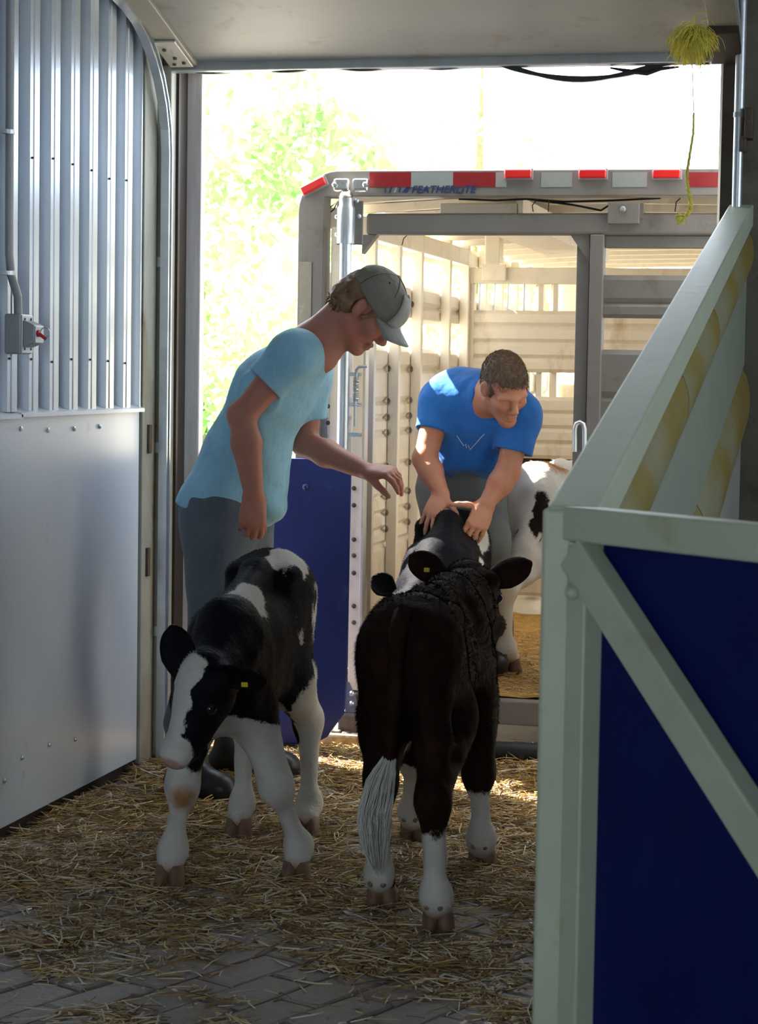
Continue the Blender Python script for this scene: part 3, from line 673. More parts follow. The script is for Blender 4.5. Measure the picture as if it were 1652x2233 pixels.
def hoof_mesh():
    mb = MB()
    for s in (-1, 1):
        rings = []
        for z, x0, x1, w0, yc in ((.062, -.026, .022, .020, .015), (.045, -.030, .030, .0215, .017), (.012, -.032, .044, .0225, .019), (0.0, -.031, .047, .0215, .0195)):
            for k in range(12):
                a = 2*math.pi*k/12; cx = (x0+x1)/2; rx = (x1-x0)/2
                x = cx+rx*math.cos(a); y = s*yc+w0*math.sin(a)*(1.0 if math.cos(a) < .2 else 1-.35*max(0, math.cos(a))**2)
                rings.append((x, y, z))
        mb.add(rings, [(i*12+k, i*12+(k+1) % 12, (i+1)*12+(k+1) % 12, (i+1)*12+k) for i in range(3) for k in range(12)]+[tuple(range(12)), tuple(36+k for k in range(12))])
    return mb.mesh('hoof')
HOOF = {}
for key in ('hoof', 'hoofdark'):
    HOOF[key] = hoof_mesh(); HOOF[key].materials.append(M[key]); HOOF[key].polygons.foreach_set('use_smooth', [True]*len(HOOF[key].polygons))

def ear_mesh(base, tip, normal, width, cup=.35):
    """leaf-shaped cupped ear, opening towards normal"""
    base, tip, normal = Vector(base), Vector(tip), Vector(normal)
    ax = tip-base; L = ax.length; d = ax/L; nr = (normal-d*normal.dot(d)).normalized(); sd = d.cross(nr)
    def f(u, v):
        v = v*2-1; w = width*(.42+.58*min(1, u/.42)**.8)*(1.0 if u < .45 else max(.05, 1-((u-.45)/.56)**2.4)**.5)
        curl = cup*(1-.35*u)
        return base+d*(L*(u-.04*v*v))+sd*(w*.5*math.sin(v*1.25)/math.sin(1.25))+nr*(w*curl*(v*v-.4)-.02*L*math.sin(u*math.pi))
    return MB().grid(f, 14, 10)

def calf(name, label, loc, yaw, hooves, head, coat, mats, h=.006, tail=None, ears=None, neckmid=None, scale=1.0, tan=(), eyes=True, hoofm='hoof', group=None, rump_z=0.0, fur=14000, seed=1, belly=0.0, wd=.88, wz=0.0, flen=1.0):
    """one calf, standing. Local frame: x towards the head, y to its left, z up"""
    Rm = Matrix.Rotation(yaw, 3, 'Z'); loc = Vector(loc)
    def w(p): return Rm @ (Vector(p)*scale)+loc
    def lc(p): return (Rm.transposed() @ (Vector(p)-loc))/scale
    F = Field(h/scale)
    rz = rump_z
    # trunk
    F.ell((.10, 0, .615+wz*.6), (.32, .128*wd, .185), .03, [(1, 0, wz*1.5), (0, 1, 0), (-wz*1.5, 0, 1)])
    F.ell((-.12, 0, .605-belly), (.27, .135*wd, .165), .06)
    F.ell((-.30, 0, .685+rz), (.17, .118*wd, .125), .06)
    F.cap((-.40, 0, .785+rz), (-.10, 0, .795+rz*.6), .036, .036, .05); F.cap((-.10, 0, .795+rz*.6), (.24, 0, .785+wz), .036, .045, .05)
    F.ell((.25, 0, .755+wz), (.10, .055, .06), .05)
    for s in (-1, 1):
        F.ell((-.205, s*.098*wd, .770+rz), (.045, .028, .028), .045)
        F.ell((-.425, s*.055, .725+rz), (.035, .026, .03), .05)
        F.ell((.24, s*.088*wd, .615+wz*.7), (.085, .046, .165), .05, [(.95, 0, .3), (0, 1, 0), (-.3, 0, .95)])
    F.ell((.335, 0, .545), (.085, .086*wd, .115), .05)
    # head frame
    poll, hd, hu = (lc(head[0]), Rm.transposed() @ Vector(head[1]), Rm.transposed() @ Vector(head[2]))
    hx = hd.normalized(); hy = (hu.cross(hx)).normalized(); hz = hx.cross(hy).normalized()
    def hp(x, y, z): return poll+hx*x+hy*y+hz*z
    # neck
    nb = Vector((.27, 0, .655+wz*.9)); ne = hp(.015, 0, -.065); nm = lc(neckmid) if neckmid is not None else nb.lerp(ne, .5)
    F.cap(nb, nm, .140, .098, .05, (0, 1, 0), .72); F.cap(nm, ne, .098, .076, .05, hy, .80)
    F.cap(Vector((.27, 0, .76+wz)), nm+Vector((0, 0, .055)), .045, .045, .06)
    # skull
    F.ell(hp(.045, 0, -.055), (.085, .070, .066), .03, (hx, hy, hz))
    F.cap(hp(.06, 0, -.055), hp(.195, 0, -.060), .066, .039, .03, hz, .92)
    F.ell(hp(.222, 0, -.062), (.036, .045, .038), .025, (hx, hy, hz))
    F.cap(hp(.055, 0, -.105), hp(.185, 0, -.098), .042, .030, .03)
    F.ell(hp(.005, 0, -.018), (.045, .045, .032), .03, (hx, hy, hz))
    for s in (-1, 1):
        F.ell(hp(.088, s*.058, -.038), (.030, .018, .020), .02, (hx, hy, hz))
        F.ell(hp(.012, s*.070, -.042), (.030, .030, .026), .03, (hx, hy, hz))
        F.ell(hp(.258, s*.024, -.052), (.012, .008, .010), .006, (hx, hy, hz), True)
    F.cap(hp(.262, .04, -.088), hp(.262, -.04, -.088), .004, None, .006, sub=True)
    # legs
    ank = {}
    for key, g in hooves.items():
        s = 1 if key[1] == 'l' else -1; g = lc(g); gz = g.z
        if key[0] == 'h':
            hip = Vector((-.31, s*.062*wd, .69+rz)); st = Vector((-.20, s*.100*wd, .50)); fet = Vector((g.x-.040, g.y, gz+.098))
            hk = Vector((g.x-.060, g.y*.75+s*.065*.25, gz+.345))
            F.cap(hip, st, .125, .082, .05, (0, 1, 0), .62); F.cap(hip+Vector((-.06, 0, -.02)), hk.lerp(hip, .45)+Vector((-.005, 0, 0)), .080, .055, .05, (0, 1, 0), .75)
            F.cap(st, hk, .072, .036, .05); F.cap(hk.lerp(hip, .40), hk, .042, .028, .04)
            F.ell(hk+Vector((-.022, 0, .022)), (.022, .024, .034), .03); F.ell(hk+Vector((.006, 0, -.01)), (.036, .036, .050), .03)
            F.cap(hk, fet, .032, .0245, .03)
        else:
            sp = Vector((.335, s*.085*wd, .56)); el = Vector((.235, s*.100*wd, .475)); fet = Vector((g.x-.030, g.y, gz+.095))
            kn = fet.lerp(el, .50)+Vector((.022, 0, 0)); kn.z = gz+.275
            F.cap(sp, el, .076, .056, .05, (0, 1, 0), .70); F.cap(el, kn, .048, .030, .05); F.cap(el+Vector((.04, 0, .02)), kn, .042, .029, .05)
            F.ell(kn+Vector((.006, 0, 0)), (.041, .042, .056), .03); F.cap(kn, fet, .028, .0250, .03)
        F.ell(fet, (.038, .039, .044), .03)
        F.cap(fet, (g.x-.006, g.y, gz+.066), .033, .035, .02)
        ank[key] = (g, fet)
    me, co = F.mesh(name, lambda p: .0018*snoise(p, 55, seed)+.0025*snoise(p, 20, seed+3))
    # coat pattern
    q = co+np.stack([.012*snoise(co, 38, seed+i)+.007*snoise(co, 95, seed+5+i) for i in range(3)], 1)
    qw = (q*scale) @ np.array(Rm).T+np.array(loc); A = np.array([hx, hy, hz]); qh = (q-np.array(poll)) @ A.T
    base, patches = coat; val = np.full(len(co), float(base))
    for kind, fr, c, r in patches:
        P_ = q if fr == 'b' else qh if fr == 'h' else qw; wv = (1-np.sqrt((((P_-np.array(c))/np.array(r))**2).sum(1)))*min(r)/.02
        val = np.maximum(val, wv) if kind == 'd' else np.minimum(val, -wv)
    cval = .5+.5*np.clip(val, -1, 1)
    ph = (co-np.array(poll)) @ A.T
    pink = np.clip(1.15-np.sqrt((((ph-np.array((.262, 0, -.062)))/np.array((.040, .050, .042)))**2).sum(1)), 0, 1)*1.6
    tv = np.zeros(len(co))
    for c, r in tan: tv = np.maximum(tv, 1-np.sqrt((((co-np.array(c))/np.array(r))**2).sum(1)))
    for key, (g, fet) in ank.items(): tv = np.maximum(tv, .75-np.sqrt((((co-np.array((g.x, g.y, g.z+.03)))/np.array((.07, .06, .05)))**2).sum(1))*.6)
    nrm = None
    Rn = np.array(Rm); wco = (co*scale) @ Rn.T+np.array(loc); me.vertices.foreach_set('co', wco.astype(np.float32).ravel()); me.update()
    attr(me, 'coat', cval); attr(me, 'tan', tv); attr(me, 'pink', pink)
    wc, wn = verts_normals(me)
    body = link(name, me, mats, None, loc, True); tag(body, label, 'calf', group)
    # fur: short hairs lying along the coat
    if fur:
        r = np.random.default_rng(seed); ix = r.integers(0, len(co), fur); ix = ix[pink[ix] < .3]
        p = wc[ix]; nn = wn[ix]; lp = co[ix]
        fl = np.tile(np.array(Rm @ Vector((-.85, 0, -.55)), np.float32), (len(ix), 1)); low = lp[:, 2] < .42; fl[low] = (0, 0, -1)
        hd_w = np.array(Rm @ hx); pi_ = ph[ix]; hwt = np.clip(1.6-np.sqrt((((pi_-np.array((.14, 0, -.06)))/np.array((.15, .09, .085)))**2).sum(1)), 0, 1)[:, None]; ish = hwt[:, 0] > .5; fl = fl*(1-hwt)-hd_w*.9*hwt
        fl = fl+r.normal(0, .24, fl.shape)+np.stack([.55*snoise(lp, 42, seed+i) for i in range(3)], 1)*(~low)[:, None]; tg = fl-nn*(fl*nn).sum(1)[:, None]; tl = np.clip(np.linalg.norm(tg, axis=1)/.75, .15, 1); tg /= np.linalg.norm(tg, axis=1)[:, None]+1e-6
        ln = (r.uniform(.010, .026, len(ix))*scale*np.where(low | ish, .6, 1.0)*tl**1.5*flen)[:, None]; lift = r.uniform(.06, .40, len(ix))[:, None]
        sdv = np.cross(tg, nn)*.0011
        a = p-sdv-nn*.001; b = p+sdv-nn*.001; c = p+tg*ln+nn*ln*lift
        V3 = np.stack([a, b, c], 1).reshape(-1, 3); mf = bpy.data.meshes.new('fur'); k = len(ix)
        mf.vertices.add(3*k); mf.vertices.foreach_set('co', V3.astype(np.float32).ravel()); mf.loops.add(3*k); mf.loops.foreach_set('vertex_index', np.arange(3*k, dtype=np.int32))
        mf.polygons.add(k); mf.polygons.foreach_set('loop_start', np.arange(0, 3*k, 3, dtype=np.int32)); mf.polygons.foreach_set('use_smooth', np.ones(k, bool)); mf.update(calc_edges=True)
        attr(mf, 'coat', np.repeat(cval[ix], 3)); attr(mf, 'tan', np.repeat(tv[ix], 3)); attr(mf, 'pink', np.zeros(3*k))
        mf.normals_split_custom_set_from_vertices(np.repeat(nn, 3, 0).tolist())
        tag(link('fur', mf, mats, body, loc), kind='stuff')
    # hooves and dewclaws
    for key, (g, fet) in ank.items():
        o = bpy.data.objects.new('hoof', HOOF[hoofm]); COL.objects.link(o); o.parent = body; WLOC[o] = w((g.x+.002, g.y, g.z)); o.location = WLOC[o]-loc
        o.rotation_euler = (0, 0, yaw); o.scale = (scale*1.02,)*3
        for sg in (-1, 1):
            c = w(fet+Vector((-.031, sg*.016, -.020)))
            MB().lathe(c, Rm @ Vector((-.8, sg*.25, -.5)), [(-.006, .0085), (.002, .0085), (.007, .006), (.010, .002)], 8).build('dewclaw', M['hoof'], body, smooth=True)
    if eyes:
        for sg in (-1, 1):
            c = w(hp(.094, sg*.066, -.046)); mb = MB(); mb.lathe(c, Rm @ hy, [(.0175*scale*math.sin(a), max(.0003, .0175*scale*math.cos(a))) for a in np.linspace(-1.55, 1.55, 9)], 14); mb.build('eye', M['eye'], body, smooth=True)
    hp_w = lambda x, y, z: w(hp(x, y, z))
    for i, e in enumerate(ears or ()):
        bs, tp, nr, wd, cup = e[:5]
        mb = ear_mesh(bs, tp, nr, wd, cup); me2 = mb.mesh('ear', False)
        n2 = len(me2.vertices); attr(me2, 'coat', np.full(n2, 1.0)); attr(me2, 'tan', np.zeros(n2)); attr(me2, 'pink', np.zeros(n2))
        o = link('ear', me2, mats, body, None, True); sm = o.modifiers.new('s', 'SOLIDIFY'); sm.thickness = .007; sm.offset = -1
        if len(e) > 5:
            tc = Vector(e[5]); tn = Vector(e[6]).normalized(); sd, u = frame_of(tn)
            MB().obox(tc, sd*.0085, u*.0065, tn*.002).build('ear_tag', M['tag'], o, bev=.003)
    if tail:
        pts = [w(p) for p in tail['path']]; rs = [r_*scale for r_ in tail['r']]
        mt = MB().tube(pts, rs, 10).mesh('tail'); n2 = len(mt.vertices); tb2 = tail.get('tip', 1.0)
        attr(mt, 'coat', np.full(n2, tail.get('coat', 1.0))); attr(mt, 'tan', np.zeros(n2)); attr(mt, 'pink', np.zeros(n2))
        to = link('tail', mt, mats, body, None, True)
        if 'switch' in tail:
            sw = [w(p) for p in tail['switch']]; rr = random.Random(5); mb = MB()
            for i in range(420):
                off = Vector((rr.gauss(0, 1), rr.gauss(0, 1), rr.gauss(0, .3))); off = off.normalized()*min(off.length, 1.6)
                end = rr.uniform(.72, 1.0); pp = []
                for u in np.linspace(0, end, 7):
                    f = u*(len(sw)-1); i0 = min(int(f), len(sw)-2); b = sw[i0].lerp(sw[i0+1], f-i0)
                    wdt = tail['sww']*math.sin(min(1, .10+u*.85)*math.pi)**.8; pp.append(b+off*wdt*.55+Vector((rr.gauss(0, .0015), rr.gauss(0, .0015), 0)))
                mb.tube(pp, [.0018, .002, .002, .002, .0018, .0014, .0006], 3, False)
            ms = mb.mesh('tail_switch', False); n2 = len(ms.vertices); attr(ms, 'coat', np.full(n2, 0.0)); attr(ms, 'tan', np.zeros(n2)); attr(ms, 'pink', np.zeros(n2))
            link('tail_switch', ms, mats, to, None, True)
    body['_dbg'] = 0; del body['_dbg']
    return body, w, hp_w

# --- calf with the white blaze, coming in on the left, head low and turned aside
mA = coat_mat('black_and_white_coat', (.0065, .0065, .010), rough=.45)
fl_, fr_ = at(646, 1926, z=0), at(370, 1934, z=0)          # its own left is the photo's right
hl_, hr_ = at(668, 1826, z=0), at(520, 1828, z=0)
la = Vector((-1.695, 5.665, 0)); ya = math.radians(-86)
pollA = at(428, 1448, y=5.00); muzA = at(338, 1640, y=4.885)
hdA = (muzA-pollA).normalized()
pw = lambda px, py, y: tuple(at(px, py, y=y))
coatA = (1.0, [
    ('w', 'h', (.10, -.002, 0), (.125, .037, .09)), ('w', 'h', (.235, 0, -.03), (.062, .075, .07)), ('w', 'h', (.035, .0, .01), (.06, .047, .06)),
    ('w', 'w', pw(545, 1312, 5.50), (.058, .13, .082)), ('w', 'w', pw(622, 1215, 5.93), (.050, .13, .050)), ('w', 'w', pw(642, 1240, 5.93), (.030, .10, .05)), ('w', 'w', pw(535, 1213, 6.02), (.05, .10, .03)), ('w', 'w', pw(487, 1330, 5.35), (.012, .03, .010)),
    ('w', 'b', (.34, 0, .43), (.13, .13, .075)), ('w', 'b', (.0, 0, .40), (.26, .10, .07)),
    ('w', 'b', (.28, .12, .10), (.24, .17, .365)), ('w', 'b', (.28, -.12, .10), (.24, .17, .365)),
    ('w', 'b', (-.30, .15, .22), (.26, .09, .33)), ('w', 'b', (-.30, -.10, .2), (.26, .12, .33)),
    ('w', 'w', pw(686, 1345, 6.02), (.012, .06, .09)), ('w', 'w', pw(650, 1420, 5.88), (.014, .06, .10)),
    ('d', 'w', pw(432, 1630, 5.38), (.034, .10, .062)), ('d', 'w', pw(612, 1530, 5.42), (.055, .12, .062))])
calfA, wA, hA = calf('calf', 'black calf with a white blaze lowering its head beside the white wall board', la, ya,
    {'fl': fl_, 'fr': fr_, 'hl': hl_, 'hr': hr_}, (pollA, hdA, Vector((-.52, -.80, .34))), coatA, mA, h=.006,
    ears=[(at(402, 1478, y=5.02), at(374, 1362, y=5.03), (.05, -1, -.05), .094, .14),
          (at(455, 1462, y=4.97), at(583, 1488, y=4.99), (.02, -.85, -.45), .074, .26, at(533, 1493, y=4.965), (.1, -.9, -.3))],
    neckmid=at(497, 1400, y=5.22), tan=[((.31, .10, .25), (.05, .05, .06)), ((.31, -.10, .25), (.05, .05, .06))], seed=2, rump_z=.035, fur=60000, wd=.82, wz=-.055, flen=.55)

# --- dark brown calf seen from behind
mB = coat_mat('dark_brown_coat', (.022, .0105, .0075), rough=.6)
lb = Vector((-1.135, 5.53, 0)); yb = math.radians(92)
hlB, hrB = at(832, 1978, z=0), at(954, 2030, z=0)
flB, frB = at(900, 1832, z=0), at(1050, 1893, z=0)
coatB = (1.0, [('w', 'b', (-.40, .10, .07), (.16, .12, .215)), ('w', 'b', (-.42, -.10, .07), (.16, .12, .235)), ('w', 'b', (.38, .12, .07), (.2, .14, .20)), ('w', 'b', (.24, -.12, .07), (.2, .10, .17)),
    ('w', 'b', (-.10, .02, .44), (.16, .07, .06)), ('w', 'b', (-.385, .04, .30), (.05, .03, .10))])
pollB = at(1022, 1240, y=6.12)
calfB, wB, hB = calf('calf', 'dark brown calf with white socks and white tail tip, seen from behind', lb, yb,
    {'hl': hlB, 'hr': hrB, 'fl': flB, 'fr': frB}, (pollB, Vector((.22, .72, -.62)), Vector((.05, .62, .75))), coatB, mB, h=.006,
    ears=[(at(972, 1262, y=6.13), at(892, 1212, y=6.20), (.25, -1, .15), .090, .26, at(930, 1243, y=6.10), (0, -1, .2)),
          (at(1062, 1268, y=6.12), at(1160, 1226, y=6.16), (.25, .9, -.2), .092, .24)],
    neckmid=at(1010, 1330, y=5.98), seed=4, fur=75000, eyes=True, wd=.86,
    tail=dict(path=[(-.43, .0, .795), (-.475, .004, .765), (-.492, .006, .68), (-.492, .010, .55), (-.488, .018, .45), (-.484, .028, .39)], r=[.027, .024, .021, .018, .015, .012],
              switch=[(-.486, .022, .44), (-.490, .040, .38), (-.495, .055, .30), (-.495, .050, .22), (-.492, .038, .15)], sww=.046))

# --- black calf stepping down out of the trailer, head hidden behind the brown calf
mC = coat_mat('black_coat', (.006, .006, .008), rough=.62)
lcC = Vector((at(990, 1150, y=7.85).x+.005, 7.65, .040)); yc = math.radians(-84)
coatC = (1.0, [('w', 'w', pw(965, 1106, 7.98), (.07, .05, .016)), ('w', 'w', pw(1056, 1175, 7.85), (.020, .10, .05)), ('w', 'w', pw(1066, 1222, 7.7), (.035, .12, .03)), ('w', 'b', (.3, 0, .15), (.3, .2, .3)), ('w', 'b', (-.3, 0, .15), (.3, .2, .3))])
def sC(x, y, z): return Vector((lcC.x+math.cos(yc)*x-math.sin(yc)*y, lcC.y+math.sin(yc)*x+math.cos(yc)*y, z))
pollC = at(905, 1292, y=7.12)
calfC, wC, hC = calf('calf', 'glossy black calf under the hands of the man in the royal blue T-shirt', lcC, yc,
    {'fl': sC(.26, .09, 0), 'fr': sC(.29, -.09, 0), 'hl': sC(-.28, .09, .205), 'hr': sC(-.32, -.09, .205)}, (pollC, Vector((.05, -.60, -.80)), Vector((0, -.8, .6))), coatC, mC, h=.008,
    ears=[(at(856, 1292, y=7.12), at(811, 1256, y=7.12), (.2, -.9, .2), .085, .25), (at(955, 1300, y=7.12), at(1000, 1290, y=7.12), (.2, -.9, .2), .075, .3)], seed=6, fur=25000, wz=-.06, wd=1.06, flen=.7)

# --- white calf with a black flank patch inside the trailer, seen from behind
mD = coat_mat('white_coat', (.020, .016, .014), white=(.86, .83, .76), tan=(.42, .20, .08))
ld = Vector((-1.225, 8.82, .205)); yd = math.radians(70)
coatD = (-1.0, [('d', 'w', pw(1182, 1120, 8.40), (.042, .10, .085)), ('d', 'w', pw(1168, 1150, 8.40), (.034, .08, .055)), ('d', 'b', (-.47, -.03, .55), (.02, .012, .03))])
hdp = lambda x, y: Vector((ld.x+math.cos(yd)*x-math.sin(yd)*y, ld.y+math.sin(yd)*x+math.cos(yd)*y, .205))
calfD, wD, hD = calf('calf', 'white calf with a black flank patch standing in the trailer, seen from behind', ld, yd,
    {'hl': at(1082, 1455, z=.205), 'hr': at(1113, 1466, z=.205), 'fl': hdp(.28, .10), 'fr': hdp(.26, -.10)}, (hdp(.50, -.05)+Vector((0, 0, .62)), Vector((.5, .8, -.5)), Vector((.2, .5, .8))), coatD, mD, h=.008, seed=8, fur=9000,
    tan=[(tuple(Matrix.Rotation(-yd, 3, 'Z') @ (at(1212, 1016, y=8.56)-ld)), (.13, .085, .075)), (tuple(Matrix.Rotation(-yd, 3, 'Z') @ (at(1212, 1016, y=8.56)-ld)), (.14, .09, .08)), ((-.33, 0, .06), (.12, .12, .06))])

# --- dark calf beyond the divider gate, glimpsed between its slats
mE = coat_mat('dark_calf_coat', (.020, .014, .012))
le = Vector((-1.45, 11.35, .205)); hE = lambda x, y: Vector((le.x+x, le.y+y, .205))
calf('calf', 'dark calf glimpsed between the slats beyond the trailer divider gate', le, 0.0, {'fl': hE(.28, .09), 'fr': hE(.26, -.09), 'hl': hE(-.30, .09), 'hr': hE(-.32, -.09)},
     (hE(.52, 0)+Vector((0, 0, .86)), Vector((.8, -.2, -.5)), Vector((.5, 0, .85))), (1.0, []), mE, h=.012, seed=9, fur=0,
     ears=[(hE(.50, .07)+Vector((0, 0, .83)), hE(.48, .20)+Vector((0, 0, .84)), (1, 0, 0), .08, .3), (hE(.50, -.07)+Vector((0, 0, .83)), hE(.48, -.20)+Vector((0, 0, .84)), (1, 0, 0), .08, .3)])
# ================================================================== the two men
def cloth(name, c, rough=.85, weave=400, fold=18):
    m, t, b = nt_new(name)
    f = noise_fac(t, 7, 4); col = mixc(t, ramp(t, f, [(.3, 0.0), (.7, 1.0)]), mul(c, .86), mul(c, 1.10))
    col = mixc(t, ramp(t, noise_fac(t, 120, 2, .5, (1, 1, .15)), [(.35, 0.0), (.75, .35)]), col, mul(c, 1.25))
    t.links.new(col, b.inputs['Base Color']); b.inputs['Roughness'].default_value = rough; b.inputs['Specular IOR Level'].default_value = .2
    b.inputs['Sheen Weight'].default_value = .15
    b1 = nd(t, 'ShaderNodeBump'); b1.inputs['Strength'].default_value = .25; b1.inputs['Distance'].default_value = .002; t.links.new(noise_fac(t, weave, 2), b1.inputs['Height'])
    b2 = nd(t, 'ShaderNodeBump'); b2.inputs['Strength'].default_value = .45; b2.inputs['Distance'].default_value = .02; t.links.new(noise_fac(t, fold, 2, .45), b2.inputs['Height'])
    t.links.new(b1.outputs[0], b2.inputs['Normal']); t.links.new(b2.outputs[0], b.inputs['Normal']); return m
def skin_mat(name, c):
    m, t, b = nt_new(name)
    col = mixc(t, ramp(t, noise_fac(t, 18, 4), [(.3, 0.0), (.75, 1.0)]), c, (c[0]*1.05, c[1]*.80, c[2]*.75))
    t.links.new(col, b.inputs['Base Color']); b.inputs['Roughness'].default_value = .5; b.inputs['Specular IOR Level'].default_value = .4
    b.inputs['Subsurface Weight'].default_value = .12; b.inputs['Subsurface Radius'].default_value = (.01, .004, .002)
    bp = nd(t, 'ShaderNodeBump'); bp.inputs['Strength'].default_value = .15; bp.inputs['Distance'].default_value = .003; t.links.new(noise_fac(t, 160, 3), bp.inputs['Height']); t.links.new(bp.outputs[0], b.inputs['Normal'])
    return m
M['skin1'] = skin_mat('fair_skin', (.44, .205, .150)); M['skin2'] = skin_mat('tanned_skin', (.52, .265, .175))
M['aqua'] = cloth('aqua_cotton', (.27, .53, .70)); M['royal'] = cloth('royal_blue_cotton', (.030, .185, .62))
M['jeans1'] = cloth('faded_denim', (.100, .125, .155), .9, 300, 14); M['jeans2'] = cloth('grey_denim', (.16, .18, .185), .9, 300, 14)
M['capcloth'] = cloth('olive_cap_cloth', (.20, .185, .155), .9, 500, 30)
M['capfront'] = cloth('grey_blue_cap_cloth', (.31, .32, .31), .9, 500, 30)
M['hair1'] = mat('dark_blond_hair', (.21, .115, .055), .5, 0, .5, 30, .3, 120, None, .4)
M['hair2'] = mat('short_brown_hair', (.125, .078, .050), .5, 0, .4, 60, .3, 150, None, .4)
M['rubber'] = mat('black_rubber_boot', (.014, .014, .016), .42, 0, .2, 10, .05, 40, [((.10, .08, .05), .60, .75, 9, None)])
M['eyewhite'] = mat('eye', (.35, .30, .27), .2, 0, .1, 40)

def add_head(F, O, f, u):
    f = Vector(f).normalized(); l = Vector(u).cross(f).normalized(); u = f.cross(l).normalized()
    def H(x, y, z): return O+f*x+l*y+u*z
    ax = (f, l, u)
    F.ell(H(-.018, 0, .035), (.097, .076, .094), .02, ax); F.ell(H(.035, 0, .040), (.053, .060, .058), .03, ax)
    F.ell(H(.042, 0, -.030), (.050, .054, .068), .03, ax)
    for s in (-1, 1):
        F.cap(H(-.012, s*.050, -.058), H(.062, s*.016, -.104), .021, .019, .03)
        F.ell(H(.058, s*.044, -.022), (.026, .020, .020), .025, ax)
        F.cap(H(.080, s*.046, .020), H(.092, s*.010, .017), .0095, .0095, .02)
        F.ell(H(.101, s*.0125, -.037), (.012, .0085, .008), .008, ax)
        F.ell(H(.094, s*.032, .0), (.016, .017, .011), .014, ax, True)
        F.ell(H(.0775, s*.0315, -.001), (.0125, .0145, .0105), .006, ax)
        F.ell(H(-.012, s*.079, -.004), (.019, .0095, .032), .010, (f+u*.25-l*s*.35, l*s+f*.35, u-f*.25))
        F.ell(H(-.004, s*.089, .000), (.010, .008, .019), .006, (f+u*.25, l*s, u-f*.25), True)
    F.ell(H(.078, 0, -.106), (.019, .023, .019), .025, ax)
    F.cap(H(.090, 0, .010), H(.1135, 0, -.028), .0085, .0125, .014)
    F.ell(H(.094, 0, -.0635), (.011, .024, .0075), .010, ax); F.ell(H(.091, 0, -.0785), (.011, .021, .0085), .010, ax)
    F.cap(H(.104, -.020, -.0708), H(.104, .020, -.0708), .0028, None, .004, sub=True)
    return H, (f, l, u)

def hand(F, Wp, d, n, t, curl=(50, 55, 60, 65), spread=.05, thumb=(.6, .6, -.3), tcurl=.3, size=1.0):
    """palm from metacarpals, four unequal bent fingers, thumb from the side of the palm"""
    d = Vector(d).normalized(); n = Vector(n); n = (n-d*n.dot(d)).normalized(); t0 = d.cross(n); t = t0 if t0.dot(Vector(t)) > 0 else -t0
    tips = []
    L = (.074, .082, .076, .060); kd = (.090, .094, .089, .081); kt = (.030, .0105, -.0095, -.029); rr = (.0098, .0100, .0094, .0082)
    nb = n.copy()
    for i in range(4):
        K = Wp+(d*kd[i]+t*kt[i])*size
        F.cap(Wp+(d*.012+t*kt[i]*.55)*size, K, .0165*size, .0122*size, .016, nb, .85)
        a = K; dr = (d+t*spread*(1.5-i)).normalized(); nn = (nb-dr*nb.dot(dr)).normalized()
        for fr, cs, r0, r1 in ((.45, .40, 1.0, .93), (.31, .38, .93, .84), (.24, .22, .84, .68)):
            ang = math.radians(curl[i])*cs; d2 = dr*math.cos(ang)-nn*math.sin(ang); nn = (nn*math.cos(ang)+dr*math.sin(ang)).normalized(); dr = d2.normalized()
            b = a+dr*(L[i]*fr*size); F.cap(a, b, rr[i]*r0*size, rr[i]*r1*size, .004); a = b
        tips.append((a, dr, nn))
    F.ell(Wp+(d*.052)*size, (.034*size, .036*size, .014*size), .014, (d, t, d.cross(t)))
    n = nb
    tb = Wp+(d*.022+t*.022-n*.006)*size; td = (d*thumb[0]+t*thumb[1]+n*thumb[2]).normalized()
    b1 = tb+td*.042*size; F.cap(tb, b1, .0150*size, .0118*size, .012)
    td2 = (td*(1-tcurl)+d*tcurl).normalized(); b2 = b1+td2*.031*size; F.cap(b1, b2, .0112*size, .0100*size, .005)
    td3 = (td2*(1-tcurl*.6)+d*tcurl*.6-n*.1).normalized(); b3 = b2+td3*.024*size; F.cap(b2, b3, .0100*size, .0075*size, .004)
    return tips
def halfspace(p0, nrm):
    """region on the far side of a plane (to be cut away)"""
    nv = Vector(nrm).normalized(); p0 = Vector(p0)
    return lambda X, Y, Zz: (X-p0.x)*nv.x+(Y-p0.y)*nv.y+(Zz-p0.z)*nv.z
def capsule_fn(a, b, ra, rb, side=None, ratio=1.0, planes=()):
    A, B = np.array(a), np.array(b); d = B-A; L2 = float(d@d); sd = None if side is None else np.array(Vector(side).normalized())
    def f(X, Y, Zz):
        px, py, pz = X-A[0], Y-A[1], Zz-A[2]; t = np.clip((px*d[0]+py*d[1]+pz*d[2])/L2, 0, 1)
        qx, qy, qz = px-t*d[0], py-t*d[1], pz-t*d[2]; q2 = qx*qx+qy*qy+qz*qz
        if sd is not None: e = qx*sd[0]+qy*sd[1]+qz*sd[2]; q2 = q2+e*e*(1/ratio**2-1)
        D = np.sqrt(q2)-(ra+(rb-ra)*t)
        for p0, nv in planes: D = np.maximum(D, (X-p0[0])*nv[0]+(Y-p0[1])*nv[1]+(Zz-p0[2])*nv[2])
        return D
    return f
def cut_sleeve(F, a, b, r, wall=.010):
    """open the sleeve that runs from a to b at b, hollow for a hand's breadth"""
    a, b = Vector(a), Vector(b); d = (b-a).normalized(); q = r+.05
    lo = [min(b[i], b[i]+d[i]*.2)-q for i in range(3)]; hi = [max(b[i], b[i]+d[i]*.2)+q for i in range(3)]
    F.fn(capsule_fn(b+d*.001, b+d*.20, q, q, None, 1, [(b, -d)]), lo, hi, .004, True)
    F.fn(capsule_fn(b-d*.04, b+d*.10, r-wall, r-wall), [min(b[i]-d[i]*.05, b[i])-r for i in range(3)], [max(b[i]+d[i]*.05, b[i])+r for i in range(3)], .006, True)
